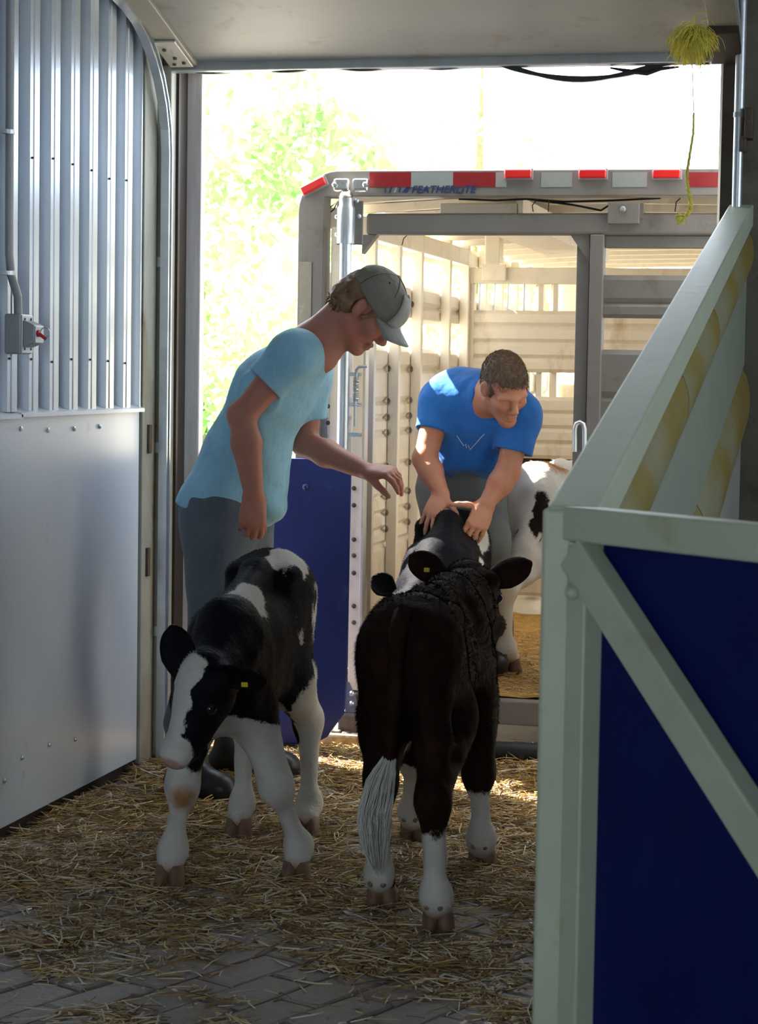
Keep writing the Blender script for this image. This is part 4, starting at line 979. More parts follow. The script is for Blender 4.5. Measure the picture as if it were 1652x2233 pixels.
def boot(name, parent, ankle, toe, top, m=None, lift=0.0):
    """rubber boot: shaft, heel, rounded toe, sole"""
    ankle, toe, top = Vector(ankle), Vector(toe), Vector(top)
    d = Vector((toe.x-ankle.x, toe.y-ankle.y, 0)); d.normalize(); s = Vector((-d.y, d.x, 0)); g = ankle.z
    F = Field(.006); heel = ankle-d*.045
    F.cap(top, Vector((ankle.x, ankle.y, g+.11)), .066, .058, .03); F.cap((ankle.x, ankle.y, g+.12), heel+Vector((0, 0, .045)), .055, .040, .03)
    F.cap(heel+Vector((0, 0, .045)), toe-d*.045+Vector((0, 0, .042)), .040, .040, .03, s, 1.12)
    F.cap(ankle+Vector((0, 0, .085)), toe-d*.075+Vector((0, 0, .048)), .050, .042, .03)
    F.ell(toe-d*.055+Vector((0, 0, .045)), (.058, .050, .042), .02, (d, s, (0, 0, 1)))
    F.cap(heel+Vector((0, 0, .016)), toe-d*.050+Vector((0, 0, .016)), .043, .050, .008, (0, 0, 1), .36)
    F.fn(halfspace((0, 0, g+.001), (0, 0, 1)), [ankle.x-.4, ankle.y-.4, g-.2], [ankle.x+.4, ankle.y+.4, g+.02], .003, True)
    F.fn(halfspace(top-(top-ankle).normalized()*.02, ankle-top), [top.x-.2, top.y-.2, top.z-.12], [top.x+.2, top.y+.2, top.z+.15], .003, True)
    me, co = F.mesh(name); return link(name, me, m or M['rubber'], parent, None, True)
def hair_tris(name, roots, nrms, flow, length, m, parent, r=np.random.default_rng(3), width=.0011, lift=.3, jit=.35, curl=0.0, seg=1):
    mb = MB()
    for p, n_, fl in zip(roots, nrms, flow):
        p = Vector(p); n_ = Vector(n_); fl = Vector(fl)+Vector(r.normal(0, jit, 3)); tg = fl-n_*fl.dot(n_)*.8
        if tg.length < 1e-4: continue
        tg.normalize(); L = length*r.uniform(.6, 1.15); sd = tg.cross(n_).normalized()
        pts = [p-n_*.002]; dr = (tg+n_*lift).normalized()
        for k in range(max(2, seg+1)):
            pts.append(pts[-1]+dr*(L/max(2, seg+1))); dr = (dr*(1-.35)+tg*.35-n_*.10+sd*curl*math.sin(k*1.7+r.uniform(0, 6))+Vector((0, 0, -.12))).normalized()
        mb.tube(pts, [width]*(len(pts)-1)+[width*.3], 3, False)
    return mb.build(name, m, parent, smooth=True, recalc=False)

# ------------------------------------------------------------------ man in the aqua T-shirt, bending forward on the left
def man_one():
    A = lambda px, py, y: at(px, py, y=y)
    base = Vector((-1.97, 6.64, 0))
    Sr, Er, Wr = A(640, 775, 6.43), A(528, 905, 6.38), A(553, 1078, 6.38)
    Sl, El, Wl = A(672, 812, 6.80), A(664, 968, 6.83), A(800, 1028, 6.70)
    hipR, hipL = A(478, 1120, 6.54), A(528, 1130, 6.74); kneeR, kneeL = A(470, 1400, 6.47), A(545, 1400, 6.80)
    ankR, ankL = at(410, 1735, z=0), at(508, 1690, z=0); toeR, toeL = at(508, 1752, z=0), at(652, 1700, z=0)
    pel, wai, che, nck = A(498, 1085, 6.64), A(532, 985, 6.64), A(598, 850, 6.62), A(672, 762, 6.61)
    O = A(801, 675, 6.60); f = Vector((.64, .06, -.77)); u = Vector((.77, 0, .64))
    F = Field(.0045)
    H, ax = add_head(F, O, f, u)
    F.cap(H(-.040, 0, -.060), nck+Vector((0, 0, .0)), .060, .068, .03); F.cap(H(-.01, 0, -.085), nck+Vector((.05, 0, -.02)), .045, .05, .03)
    F.cap(nck, che, .07, .105, .05, (0, 1, 0), 1.35); F.cap(che, wai, .105, .095, .05, (0, 1, 0), 1.35); F.cap(wai, pel, .095, .11, .05, (0, 1, 0), 1.3)
    for hp_, kn, an in ((hipR, kneeR, ankR), (hipL, kneeL, ankL)):
        F.cap(hp_, kn, .075, .05, .03); F.cap(kn, an+Vector((0, 0, .13)), .05, .04, .03)
    F.cap(Sr, Er, .052, .042, .03); F.ell(Er+Vector((-.006, 0, 0)), (.040, .038, .042), .02); F.cap(Er, Er.lerp(Wr, .35), .041, .045, .02); F.cap(Er.lerp(Wr, .35), Wr, .045, .029, .02, (1, 0, 0), 1.08)
    F.cap(Sl, El, .052, .042, .03); F.cap(El, El.lerp(Wl, .35), .042, .044, .02); F.cap(El.lerp(Wl, .35), Wl, .044, .028, .02)
    hand(F, Wr, Vector((-.05, .02, -1)), Vector((.42, -.9, 0)), Vector((.9, .42, 0)), curl=(78, 84, 88, 92), thumb=(.85, .25, -.35), spread=.03, tcurl=.2, size=1.06)
    hand(F, Wl, A(850, 1030, 6.66)-Wl, Vector((.1, -.35, .93)), Vector((.1, -.9, -.35)), curl=(75, 95, 110, 125), thumb=(.75, .15, -.65), spread=.06, tcurl=.1, size=1.06)
    me, co = F.mesh('person', lambda p: .0006*snoise(p, 90))
    body = link('person', me, M['skin1'], None, base, True)
    tag(body, 'person in an aqua T-shirt, jeans, rubber boots and an olive cap, bending forward', 'person')
    # T-shirt
    T = Field(.0055); sy = (0, 1, 0)
    eR, eL = A(577, 836, 6.40), A(668, 910, 6.82)
    T.cap(Sr+Vector((.0, .05, .005)), Sr, .082, .074, .05); T.cap(Sr, eR+(eR-Sr).normalized()*.03, .073, .070, .04)
    T.cap(Sl+Vector((0, -.05, .01)), Sl, .082, .074, .05); T.cap(Sl, eL+(eL-Sl).normalized()*.03, .073, .068, .04)
    cut_sleeve(T, Sr, eR, .070); cut_sleeve(T, Sl, eL, .068)
    T.cap(nck+Vector((-.02, 0, -.03)), che, .092, .122, .05, sy, 1.50); T.cap(che, wai, .122, .118, .05, sy, 1.42); T.cap(wai, pel, .118, .140, .05, sy, 1.30)
    T.cap(pel, pel+(pel-wai).normalized()*.14+Vector((-.01, 0, -.03)), .140, .150, .05, sy, 1.28)
    T.cap(wai.lerp(che, .3)+Vector((.02, 0, -.01)), A(590, 1100, 6.64), .085, .055, .06, sy, 1.7)      # loose front hanging down
    # neck opening and hem
    nd_ = (H(-.03, 0, -.07)-nck).normalized()
    T.fn(capsule_fn(nck+nd_*.010, nck+nd_*.15, .074, .080), list(nck-Vector((.15, .15, .15))), list(nck+Vector((.25, .15, .2))), .006, True)
    h0, h1 = A(398, 1086, 6.64), A(598, 1158, 6.64); hv = (h1-h0).normalized(); hn = Vector((-hv.z, 0, hv.x)); hn = hn if hn.z > 0 else -hn
    T.fn(halfspace(h0, hn), [-2.6, 6.2, .55], [-1.5, 7.1, 1.10], .004, True)
    T.fn(capsule_fn(pel.lerp(wai, .05), pel+(pel-wai)*1.2, .112, .122, sy, 1.24), [-2.6, 6.2, .6], [-1.5, 7.1, 1.05], .006, True)
    def folds(p):
        q = p*np.array([1, 1, 1.0]); a = snoise(np.stack([q[:, 0]*26+q[:, 2]*22, q[:, 1]*10, q[:, 2]*6-q[:, 0]*6], 1), 1.0, 2.0)
        low = np.clip((1.15-p[:, 2])/.25, 0, 1)
        return .0055*a*(.5+low)+.005*snoise(p, 15, 4)*low
    me, co = T.mesh('t_shirt', folds); link('t_shirt', me, M['aqua'], body, None, True)
    # jeans
    J = Field(.0065)
    J.cap(pel+Vector((0, 0, .06)), pel+Vector((-.005, 0, -.08)), .118, .132, .04, sy, 1.28)
    J.cap(hipR, kneeR, .108, .078, .05); J.cap(kneeR, ankR+Vector((-.01, 0, .24)), .078, .076, .04); J.cap(hipL, kneeL, .106, .076, .05); J.cap(kneeL, ankL+Vector((0, 0, .22)), .076, .074, .04)
    J.cap(hipR+Vector((-.05, .03, .02)), kneeR, .09, .06, .05)
    me, co = J.mesh('jeans', lambda p: .004*snoise(p*np.array([1, 1, 1.8]), 22, 1)*np.clip((.9-p[:, 2])*2, .3, 1.2)); jn = link('jeans', me, M['jeans1'], body, None, True)
    # boots
    boot('rubber_boot', body, ankR, toeR, ankR+Vector((-.01, 0, .31))); boot('rubber_boot', body, ankL, toeL, ankL+Vector((0, 0, .30)))
    # eyes
    for s in (-1, 1): MB().lathe(H(.0775, s*.0315, -.002), ax[0], [(.0118*math.sin(a), max(.0003, .0118*math.cos(a))) for a in np.linspace(-1.5, 1.5, 7)], 12).build('eye', M['eyewhite'], body, smooth=True)
    # hair under the cap: shell and loose curls at the neck
    C = Field(.005); C.ell(H(-.040, 0, .020), (.086, .080, .085), .02, ax); C.ell(H(-.085, 0, -.030), (.040, .058, .045), .03, ax)
    for s in (-1, 1): C.cap(H(.030, s*.068, .02), H(.018, s*.074, -.012), .012, .008, .015); C.cap(H(-.04, s*.06, -.02), H(-.06, s*.045, -.06), .03, .02, .02)
    C.ell(H(-.012, .082, -.004), (.024, .02, .036), .006, ax, True); C.ell(H(-.012, -.082, -.004), (.024, .02, .036), .006, ax, True)
    me, co = C.mesh('hair', lambda p: .004*snoise(p, 120)); hair = link('hair', me, M['hair1'], body, None, True)
    r = np.random.default_rng(9); mb = MB()
    for k in range(170):
        a = r.uniform(-1, 1); b = r.uniform(-1, 1); p = H(-.098+.050*abs(a)**1.5, a*.074, -.018+b*.044); n_ = (p-H(-.03, 0, .01)).normalized()
        dr = (n_*.6-ax[2]*.7-ax[0]*.35+Vector(r.normal(0, .25, 3))).normalized(); s1, s2 = frame_of(dr); L = r.uniform(.022, .042); tw = r.uniform(.0045, .008); ph = r.uniform(0, 6.28)
        mb.tube([p-n_*.006+dr*(L*q/9)+(s1*math.cos(ph+q*.75)+s2*math.sin(ph+q*.75))*tw*min(1, q/3) for q in range(10)], [.0042]*6+[.0038, .0032, .0022, .0008], 5, False)
    mb.build('curls', M['hair1'], hair, smooth=True, recalc=False)
    # cap: crown of sewn panels, brim, button, strap
    K = Field(.0045); K.ell(H(-.014, 0, .045), (.107, .090, .098), .02, ax)
    K.ell(H(.05, 0, .060), (.050, .066, .056), .03, ax)
    cp0 = H(-.015, 0, .030); cn = (ax[2]*.97+ax[0]*.16).normalized()
    K.fn(halfspace(cp0, cn), [O.x-.3, O.y-.3, O.z-.3], [O.x+.3, O.y+.3, O.z+.3], .003, True)
    K.ell(H(-.014, 0, .030), (.099, .082, .092), .004, ax, True)
    K.ell(H(-.112, 0, .062), (.03, .030, .020), .004, ax, True)
    me, co = K.mesh('cap', lambda p: .0008*snoise(p, 70)); cap = link('cap', me, M['capcloth'], body, None, True)
    # brim: curved plate in front
    def brim(uu, v):
        v = v*2-1; w = .068; x = .078+.098*uu*(1-.30*v*v)-.030*v*v; y = v*(w+.010*uu); z = .040-.030*v*v-.020*uu+.006
        return H(x, y, z)
    bo = MB().grid(brim, 10, 14).build('brim', M['capfront'], cap, smooth=True, recalc=False); sm = bo.modifiers.new('s', 'SOLIDIFY'); sm.thickness = .006; sm.offset = 0
    # grey front panel of the cap
    def fpanel(uu, v):
        th = (v*2-1)*.72; ph = -.12+uu*1.05
        return H(-.010, 0, .045)+ax[0]*(.118+.004*math.sin(uu*3.1))*math.cos(ph)*math.cos(th)+ax[1]*.100*math.cos(ph)*math.sin(th)*1.0+ax[2]*.102*math.sin(ph)
    fo = MB().grid(fpanel, 10, 12).build('front_panel', M['capfront'], cap, smooth=True, recalc=False); sm = fo.modifiers.new('s', 'SOLIDIFY'); sm.thickness = .004; sm.offset = 0
    for th in (-1.0, 0.0, 1.0, 2.1, -2.1):
        pts = [H(-.014, 0, .045)+(ax[0]*math.cos(th)*.108+ax[1]*math.sin(th)*.0915)*math.cos(a)+ax[2]*.0995*math.sin(a) for a in np.linspace(.02, 1.5, 10)]
        MB().tube(pts, .0014, 4).build('seam', M['hair2'], cap)
    MB().lathe(H(-.014, 0, .143), ax[2], [(-.003, .008), (.003, .008), (.006, .004)], 10).build('button', M['capcloth'], cap, smooth=True)
    for th in (-1.55, -.6):
        MB().lathe(H(-.014, 0, .045)+(ax[0]*math.cos(th)*.108+ax[1]*math.sin(th)*.0915)*.66+ax[2]*.0735, ax[1]*-.7+ax[2]*.7, [(-.001, .0032), (.0015, .0032)], 8).build('eyelet', M['black'], cap)
    pts = [H(-.118+.02*abs(a)**2, a*.05, .040) for a in np.linspace(-1, 1, 9)]
    MB().tube(pts, .007, 6, True, .5).build('strap', M['capfront'], cap, smooth=True)
    return body
person1 = man_one()

# ------------------------------------------------------------------ man in the royal blue T-shirt, bent over the black calf
def man_two():
    A = lambda px, py, y: at(px, py, y=y)
    base = Vector((at(1010, 1100, y=8.36).x, 8.36, .205))
    Sr, Er, Wr = A(960, 872, 8.02), A(926, 1000, 7.92), A(962, 1076, 7.86)          # his right arm: the photo's left
    Sl, El, Wl = A(1136, 905, 7.98), A(1106, 1030, 7.92), A(1060, 1098, 7.84)
    pel, wai, che, nck = A(1006, 1030, 8.34), A(1004, 958, 8.24), A(1030, 888, 8.08), A(1048, 866, 7.99)
    O = A(1100, 846, 7.83); f = Vector((.50, -.64, -.60)); u = Vector((.24, -.58, .77))
    f.normalize(); u = (u-f*u.dot(f)).normalized()
    F = Field(.0045); H, ax = add_head(F, O, f, u)
    F.cap(H(-.045, 0, -.060), nck, .060, .072, .03); F.cap(H(-.01, 0, -.08), nck+Vector((.01, -.03, -.04)), .045, .055, .03)
    sx = (Sl-Sr).normalized()
    F.cap(nck, che, .07, .10, .05, sx, 1.4); F.cap(che, wai, .10, .09, .05, sx, 1.4); F.cap(wai, pel, .09, .10, .05, sx, 1.35)
    hipR, hipL = pel+Vector((-.085, .0, -.06)), pel+Vector((.085, -.01, -.06)); kneeR, kneeL = A(968, 1180, 8.22), A(1066, 1185, 8.20)
    ankR, ankL = Vector((kneeR.x-.01, 8.40, .205)), Vector((kneeL.x+.01, 8.36, .205))
    for a, b, c in ((hipR, kneeR, ankR), (hipL, kneeL, ankL)): F.cap(a, b, .07, .05, .03); F.cap(b, c+Vector((0, 0, .12)), .05, .04, .03)
    for S_, E_, W_ in ((Sr, Er, Wr), (Sl, El, Wl)):
        F.cap(S_, E_, .056, .044, .03); F.ell(E_, (.042, .042, .044), .02); F.cap(E_, E_.lerp(W_, .35), .044, .046, .02); F.cap(E_.lerp(W_, .35), W_, .046, .030, .02)
    hand(F, Wr, A(948, 1122, 7.86)-Wr+Vector((0, -.06, 0)), Vector((-.25, -.75, .65)), Vector((1, 0, -.2)), curl=(48, 40, 38, 42), thumb=(.55, .85, -.15), spread=.20, tcurl=.25, size=1.08)
    hand(F, Wl, A(1046, 1140, 7.84)-Wl+Vector((0, -.04, 0)), Vector((.55, -.7, .45)), Vector((-1, 0, .3)), curl=(50, 48, 48, 50), thumb=(.30, .95, -.1), spread=.08, tcurl=.1, size=1.08)
    me, co = F.mesh('person', lambda p: .0006*snoise(p, 90)); body = link('person', me, M['skin2'], None, base, True)
    tag(body, 'person with short brown hair in a royal blue T-shirt, bent over the black calf', 'person')
    T = Field(.0055)
    eR, eL = A(945, 940, 7.985), A(1118, 985, 7.96)
    T.cap(Sr+sx*.06, Sr, .086, .076, .05); T.cap(Sr, eR+(eR-Sr).normalized()*.03, .076, .072, .04)
    T.cap(Sl-sx*.06, Sl, .086, .076, .05); T.cap(Sl, eL+(eL-Sl).normalized()*.03, .076, .072, .04)
    cut_sleeve(T, Sr, eR, .072); cut_sleeve(T, Sl, eL, .072)
    T.cap(nck+Vector((0, .04, -.01)), che+Vector((0, .02, .01)), .105, .125, .05, sx, 1.45); T.cap(che, wai, .125, .118, .05, sx, 1.40); T.cap(wai, pel+Vector((0, 0, .03)), .118, .120, .05, sx, 1.35)
    T.cap(che+Vector((.0, -.05, -.06)), A(1022, 1010, 8.10), .085, .070, .06, sx, 1.6)           # front hanging away from the belly
    T.cap(A(1022, 1010, 8.10), A(1012, 1060, 8.16), .070, .045, .05, sx, 1.5)
    T.cap(Sr+Vector((.05, .06, .03)), Sl+Vector((-.05, .06, .03)), .082, .082, .06); nd0 = (H(-.03, 0, -.08)-nck).normalized(); T.cap(nck, nck+nd0*.030, .088, .080, .04)
    nd_ = (H(-.03, 0, -.08)-nck).normalized()
    nk = nck+Vector((.010, -.022, .000))+nd_*.045
    T.fn(capsule_fn(nk, nk+nd_*.16, .066, .082), list(nk-Vector((.16, .22, .18))), list(nk+Vector((.25, .2, .2))), .006, True)
    hp0 = A(1012, 1048, 8.16); T.fn(halfspace(hp0, Vector((.05, .35, .94))), [base.x-.4, 7.8, .6], [base.x+.4, 8.8, 1.05], .004, True)
    T.fn(capsule_fn(A(1024, 1000, 8.14), A(1010, 1075, 8.20), .060, .050, sx, 1.6), [base.x-.3, 7.9, .75], [base.x+.3, 8.5, 1.1], .006, True)
    def folds(p): return .0045*snoise(np.stack([p[:, 0]*22+p[:, 2]*10, p[:, 1]*10, p[:, 2]*9-p[:, 0]*9], 1), 1.0, 5.0)+.002*snoise(p, 45, 3)
    me, co = T.mesh('t_shirt', folds); shirt = link('t_shirt', me, M['royal'], body, None, True)
    # thin white print across the chest
    sv = [v.co+WLOC[shirt] for v in shirt.data.vertices]; bvh = BVHTree.FromPolygons(sv, [tuple(p.vertices) for p in shirt.data.polygons])
    cpos = Vector((0, 0, CAM_H)); pts = []
    for px, py in ((996, 950), (1004, 962), (1011, 972), (1015, 968), (1017, 977), (1021, 971), (1025, 980), (1036, 968), (1046, 956), (1056, 946)):
        d = (A(px, py, 8.0)-cpos).normalized(); hit = bvh.ray_cast(cpos, d)
        if hit[0] is not None: pts.append(hit[0]+hit[1]*.001)
    if len(pts) > 3: MB().tube(pts, .0016, 4).build('chest_print', mat('white_print', (.7, .72, .72), .7), shirt)
    J = Field(.0065)
    J.cap(pel+Vector((0, .0, .02)), pel+Vector((0, .0, -.07)), .115, .125, .04, sx, 1.3)
    for a, b, c in ((hipR, kneeR, ankR), (hipL, kneeL, ankL)): J.cap(a, b, .100, .080, .05); J.cap(b, c+Vector((0, 0, .10)), .080, .072, .04)
    me, co = J.mesh('jeans', lambda p: .004*snoise(p*np.array([1, 1, 1.8]), 22, 1)); link('jeans', me, M['jeans2'], body, None, True)
    boot('rubber_boot', body, ankR, ankR+Vector((-.03, -.20, 0)), ankR+Vector((0, 0, .28))); boot('rubber_boot', body, ankL, ankL+Vector((.03, -.20, 0)), ankL+Vector((0, 0, .28)))
    for s in (-1, 1): MB().lathe(H(.0775, s*.0315, -.002), ax[0], [(.0118*math.sin(a), max(.0003, .0118*math.cos(a))) for a in np.linspace(-1.5, 1.5, 7)], 12).build('eye', M['eyewhite'], body, smooth=True)
    # short cropped hair
    C = Field(.0045); C.ell(H(-.022, 0, .038), (.101, .080, .098), .02, ax); C.ell(H(.030, 0, .060), (.058, .060, .053), .02, ax); C.ell(H(-.06, 0, -.01), (.055, .068, .06), .02, ax)
    for s in (-1, 1): C.cap(H(.025, s*.066, .02), H(.014, s*.070, -.015), .014, .010, .02)
    C.fn(halfspace(H(.052, 0, .048), (-ax[0]*.72+ax[2]*.70)), [O.x-.3, O.y-.3, O.z-.3], [O.x+.3, O.y+.3, O.z+.3], .008, True) if False else None
    C.ell(H(.085, 0, -.025), (.062, .074, .085), .012, ax, True)
    for s in (-1, 1): C.ell(H(-.008, s*.090, -.012), (.036, .036, .046), .006, ax, True)
    me, co = C.mesh('hair', lambda p: .002*snoise(p, 160)); hair = link('hair', me, M['hair2'], body, None, True)
    wc, wn = verts_normals(me); wc = wc+np.array(WLOC[hair]); r = np.random.default_rng(4); ix = r.choice(len(wc), min(5200, len(wc)), False); er = [np.array(H(-.012, s*.085, -.006)) for s in (-1, 1)]; ix = ix[(np.linalg.norm(wc[ix]-er[0], axis=1) > .046) & (np.linalg.norm(wc[ix]-er[1], axis=1) > .046)]
    fl = np.tile(np.array(ax[0]*.8-ax[2]*.25), (len(ix), 1)); hair_tris('hair_strands', wc[ix], wn[ix], fl, .015, M['hair2'], hair, r, .0009, .8, .40)
    return body
person2 = man_two()
# ================================================================== loose things in the doorway
# ---- blue board standing behind the man in the cap
by = 7.46
bl = thing('blue_board', (at(610, 1640, y=by).x, by, 0), 'upright royal blue board in the doorway beside the trailer hinge post', 'board')
x0, x1, zt = at(450, 1630, y=by).x, at(763, 1100, y=by).x, at(690, 1001, y=by).z
poly = [(x0, .06), (x0+.03, .02), (x1-.13, .018), (x1-.075, .05), (x1-.012, .14), (x1-.004, .30), (x1, zt-.01), (x1-.01, zt), (x0+.01, zt), (x0, zt-.01)]
MB().prism(poly, (0, by, 0), (1, 0, 0), (0, 0, 1), (0, .016, 0)).build('panel', M['bluegate'], bl, bev=.002)
MB().lathe(at(666, 1062, y=by), (0, -1, 0), [(0, .013), (.004, .012), (.010, .008), (.012, .001)], 12).build('bolt', M['bluegate'], bl, smooth=True)
MB().lathe(at(666, 1480, y=by), (0, -1, 0), [(0, .013), (.004, .012), (.010, .008), (.012, .001)], 12).build('bolt', M['bluegate'], bl, smooth=True)
bx('bottom_strip', M['black'], bl, x0+.05, x1-.16, by+.002, by+.012, .002, .03)
tk = bx('timber_block', mat('dirty_timber', (.46, .34, .20), .8, 0, .25, 8, .2, 40, [((.20, .12, .05), .5, .7, 12, None)]), None, at(690, 1640, y=7.49).x, at(800, 1640, y=7.49).x, 7.485, 7.56, -.02, .058, .010); tag(tk, 'worn timber block lying under the trailer hinge foot', 'block')
# ---- black pipe bumper on the ground
pp = thing('bumper_pipe', (-1.2, 7.42, 0), 'black rubber pipe lying along the doorway sill in front of the trailer', 'pipe')
pa_, pb_ = Vector((at(792, 1625, y=7.43).x, 7.43, .040)), Vector((-.30, 7.40, .040))
pts = [pa_.lerp(pb_, i/8) for i in range(9)]
MB().tube(pts, [.030, .036, .037, .038, .038, .038, .038, .038, .038], 18).build('pipe', M['black'], pp, smooth=True)
MB().lathe(at(1136, 1650, y=7.37)+Vector((0, .002, 0)), (0, -1, .1), [(0, .011), (.0015, .011)], 12).build('drain_hole', M['darkgap'], pp)
# ---- switch box and conduit on the ribbed wall
sb_ = thing('switch_box', (-2.43, 5.75, 1.5), 'grey switch box with a red lever on the ribbed metal wall', 'switch box')
c0 = at(12, 684, x=-2.452); c1 = at(45, 770, x=-2.405)
yb0 = c1.y-.0; zb0, zb1 = at(45, 772, x=-2.405).z, at(45, 684, x=-2.405).z
M['box'] = mat('grey_box_metal', (.30, .32, .33), .45, .2, .08, 12, .04, 60)
M['boxlight'] = mat('light_box_cover', (.50, .55, .60), .35, .2, .05, 12)
M['redlever'] = mat('red_lever', (.42, .012, .025), .35, 0, .08, 12)
bx('housing', M['box'], sb_, -2.456, -2.405, yb0, yb0+.085, zb0, zb1, .005, 3)
bx('cover', M['boxlight'], sb_, -2.405, -2.401, yb0+.002, yb0+.083, zb0+.003, zb1-.003, .002)
zc = (zb0+zb1)/2
MB().prism([(-2.401, zc-.040), (-2.366, zc-.026), (-2.366, zc+.026), (-2.401, zc+.040)], (0, yb0+.006, 0), (1, 0, 0), (0, 0, 1), (0, .070, 0)).build('hood', M['box'], sb_, bev=.003)
bx('hood_face', M['boxlight'], sb_, -2.366, -2.363, yb0+.010, yb0+.072, zc-.024, zc+.024, .002)
for dy in (.020, .066):
    for zz in (zb0+.015, zb1-.015): MB().lathe((-2.401, yb0+dy, zz), (1, 0, 0), [(0, .004), (.002, .004)], 8).build('screw', M['black'], sb_)
pv = Vector((-2.362, yb0+.022, zc+.002))
lev = MB().tube([pv, pv+Vector((.006, 0, 0))], .010, 12).build('lever_hub', M['redlever'], sb_)
MB().bar(pv+Vector((.004, 0, 0)), pv+Vector((.022, .012, -.016)), .007, .010).build('lever', M['redlever'], sb_, bev=.002)
MB().tube([pv+Vector((.004, .022, .004))+Vector((.014*math.cos(a), 0, .014*math.sin(a)))+Vector((.010, 0, 0)) for a in np.linspace(0, 6.28, 15)], .0018, 6, False).build('lock_ring', M['steel'], sb_, smooth=True)
cx = at(25, 300, x=-2.435)
cpath = [Vector((-2.438, cx.y-.005, z)) for z in (3.2, 2.4, 1.9, 1.72)]+[Vector((-2.436, cx.y+.004, 1.66)), Vector((-2.432, yb0+.040, 1.60)), Vector((-2.431, yb0+.042, zb1-.002))]
MB().tube(cpath, .0125, 12).build('conduit', M['conduit'], sb_, smooth=True)
for zz in (at(25, 288, x=-2.435).z, at(20, 595, x=-2.435).z):
    MB().tube([Vector((-2.438, cx.y-.005, zz-.006)), Vector((-2.438, cx.y-.005, zz+.006))], .0155, 12).build('clamp', M['steel'], sb_)
    MB().box(-2.456, -2.436, cx.y-.030, cx.y+.024, zz-.006, zz+.006).build('clamp_foot', M['steel'], sb_)
# ---- yellow rope hanging from the door corner
rp = thing('frayed_rope', tuple(at(1508, 100, y=6.75)), 'frayed yellow rope with a tangled knot hanging from the raised door corner', 'rope')
M['rope'] = mat('yellow_rope', (.66, .58, .09), .7, 0, .3, 60)
M['string'] = mat('pale_string', (.55, .55, .50), .7)
kc = at(1508, 98, y=6.75); rr = random.Random(12); mb = MB()
for k in range(420):
    a = rr.uniform(0, 2*math.pi); s_ = kc+Vector((rr.gauss(0, .010), rr.gauss(0, .010), .035+rr.gauss(0, .006))); d = Vector((math.cos(a)*rr.uniform(.1, 1), math.sin(a)*.6, rr.uniform(-.6, .7))).normalized(); s_ += Vector((rr.gauss(0, .008), 0, rr.uniform(-.03, .01))); pts = [s_]
    for q in range(5): pts.append(pts[-1]+d*rr.uniform(.012, .026)); d = (d+Vector((rr.gauss(0, .3), rr.gauss(0, .3), -.62))).normalized()
    mb.tube(pts, [.0013]*5+[.0005], 3, False)
mb.build('knot_fibres', M['rope'], rp, recalc=False)
MB().tube([kc+Vector((0, 0, .05)), kc+Vector((0, 0, -.02)), at(1512, 250, y=6.75)], .0014, 5).build('string', M['string'], rp)
MB().tube([kc+Vector((.004, .02, .085)), kc+Vector((0, 0, .03))], .0035, 8).build('rope_tail', M['rope'], rp)
rpth = [at(x, y, y=6.75) for x, y in ((1512, 246), (1511, 290), (1503, 340), (1497, 380), (1499, 410), (1505, 435), (1505, 455), (1498, 468), (1490, 474))]
dn = []
for i in range(len(rpth)-1):
    for q in range(8): dn.append(rpth[i].lerp(rpth[i+1], q/8))
dn.append(rpth[-1]); n_ = len(dn)
for ph in (0, 2.1, 4.2):
    MB().tube([p+Vector((math.cos(i*.75+ph), math.sin(i*.75+ph), 0))*(.0018+.0030*i/n_) for i, p in enumerate(dn)], [.0016+.0034*i/n_ for i in range(n_)], 6).build('rope_strand', M['rope'], rp, smooth=True)
mb = MB(); e = dn[-1]
for k in range(110):
    d = Vector((-.8+rr.gauss(0, .35), rr.gauss(0, .4), -.15+rr.gauss(0, .4))).normalized(); pts = [e+Vector((rr.gauss(0, .003), rr.gauss(0, .003), rr.gauss(0, .003)))]
    for q in range(3): pts.append(pts[-1]+d*rr.uniform(.006, .011)); d = (d+Vector((0, 0, -.25))).normalized()
    mb.tube(pts, [.0010, .0010, .0009, .0004], 3, False)
mb.build('frayed_end', M['rope'], rp, recalc=False)

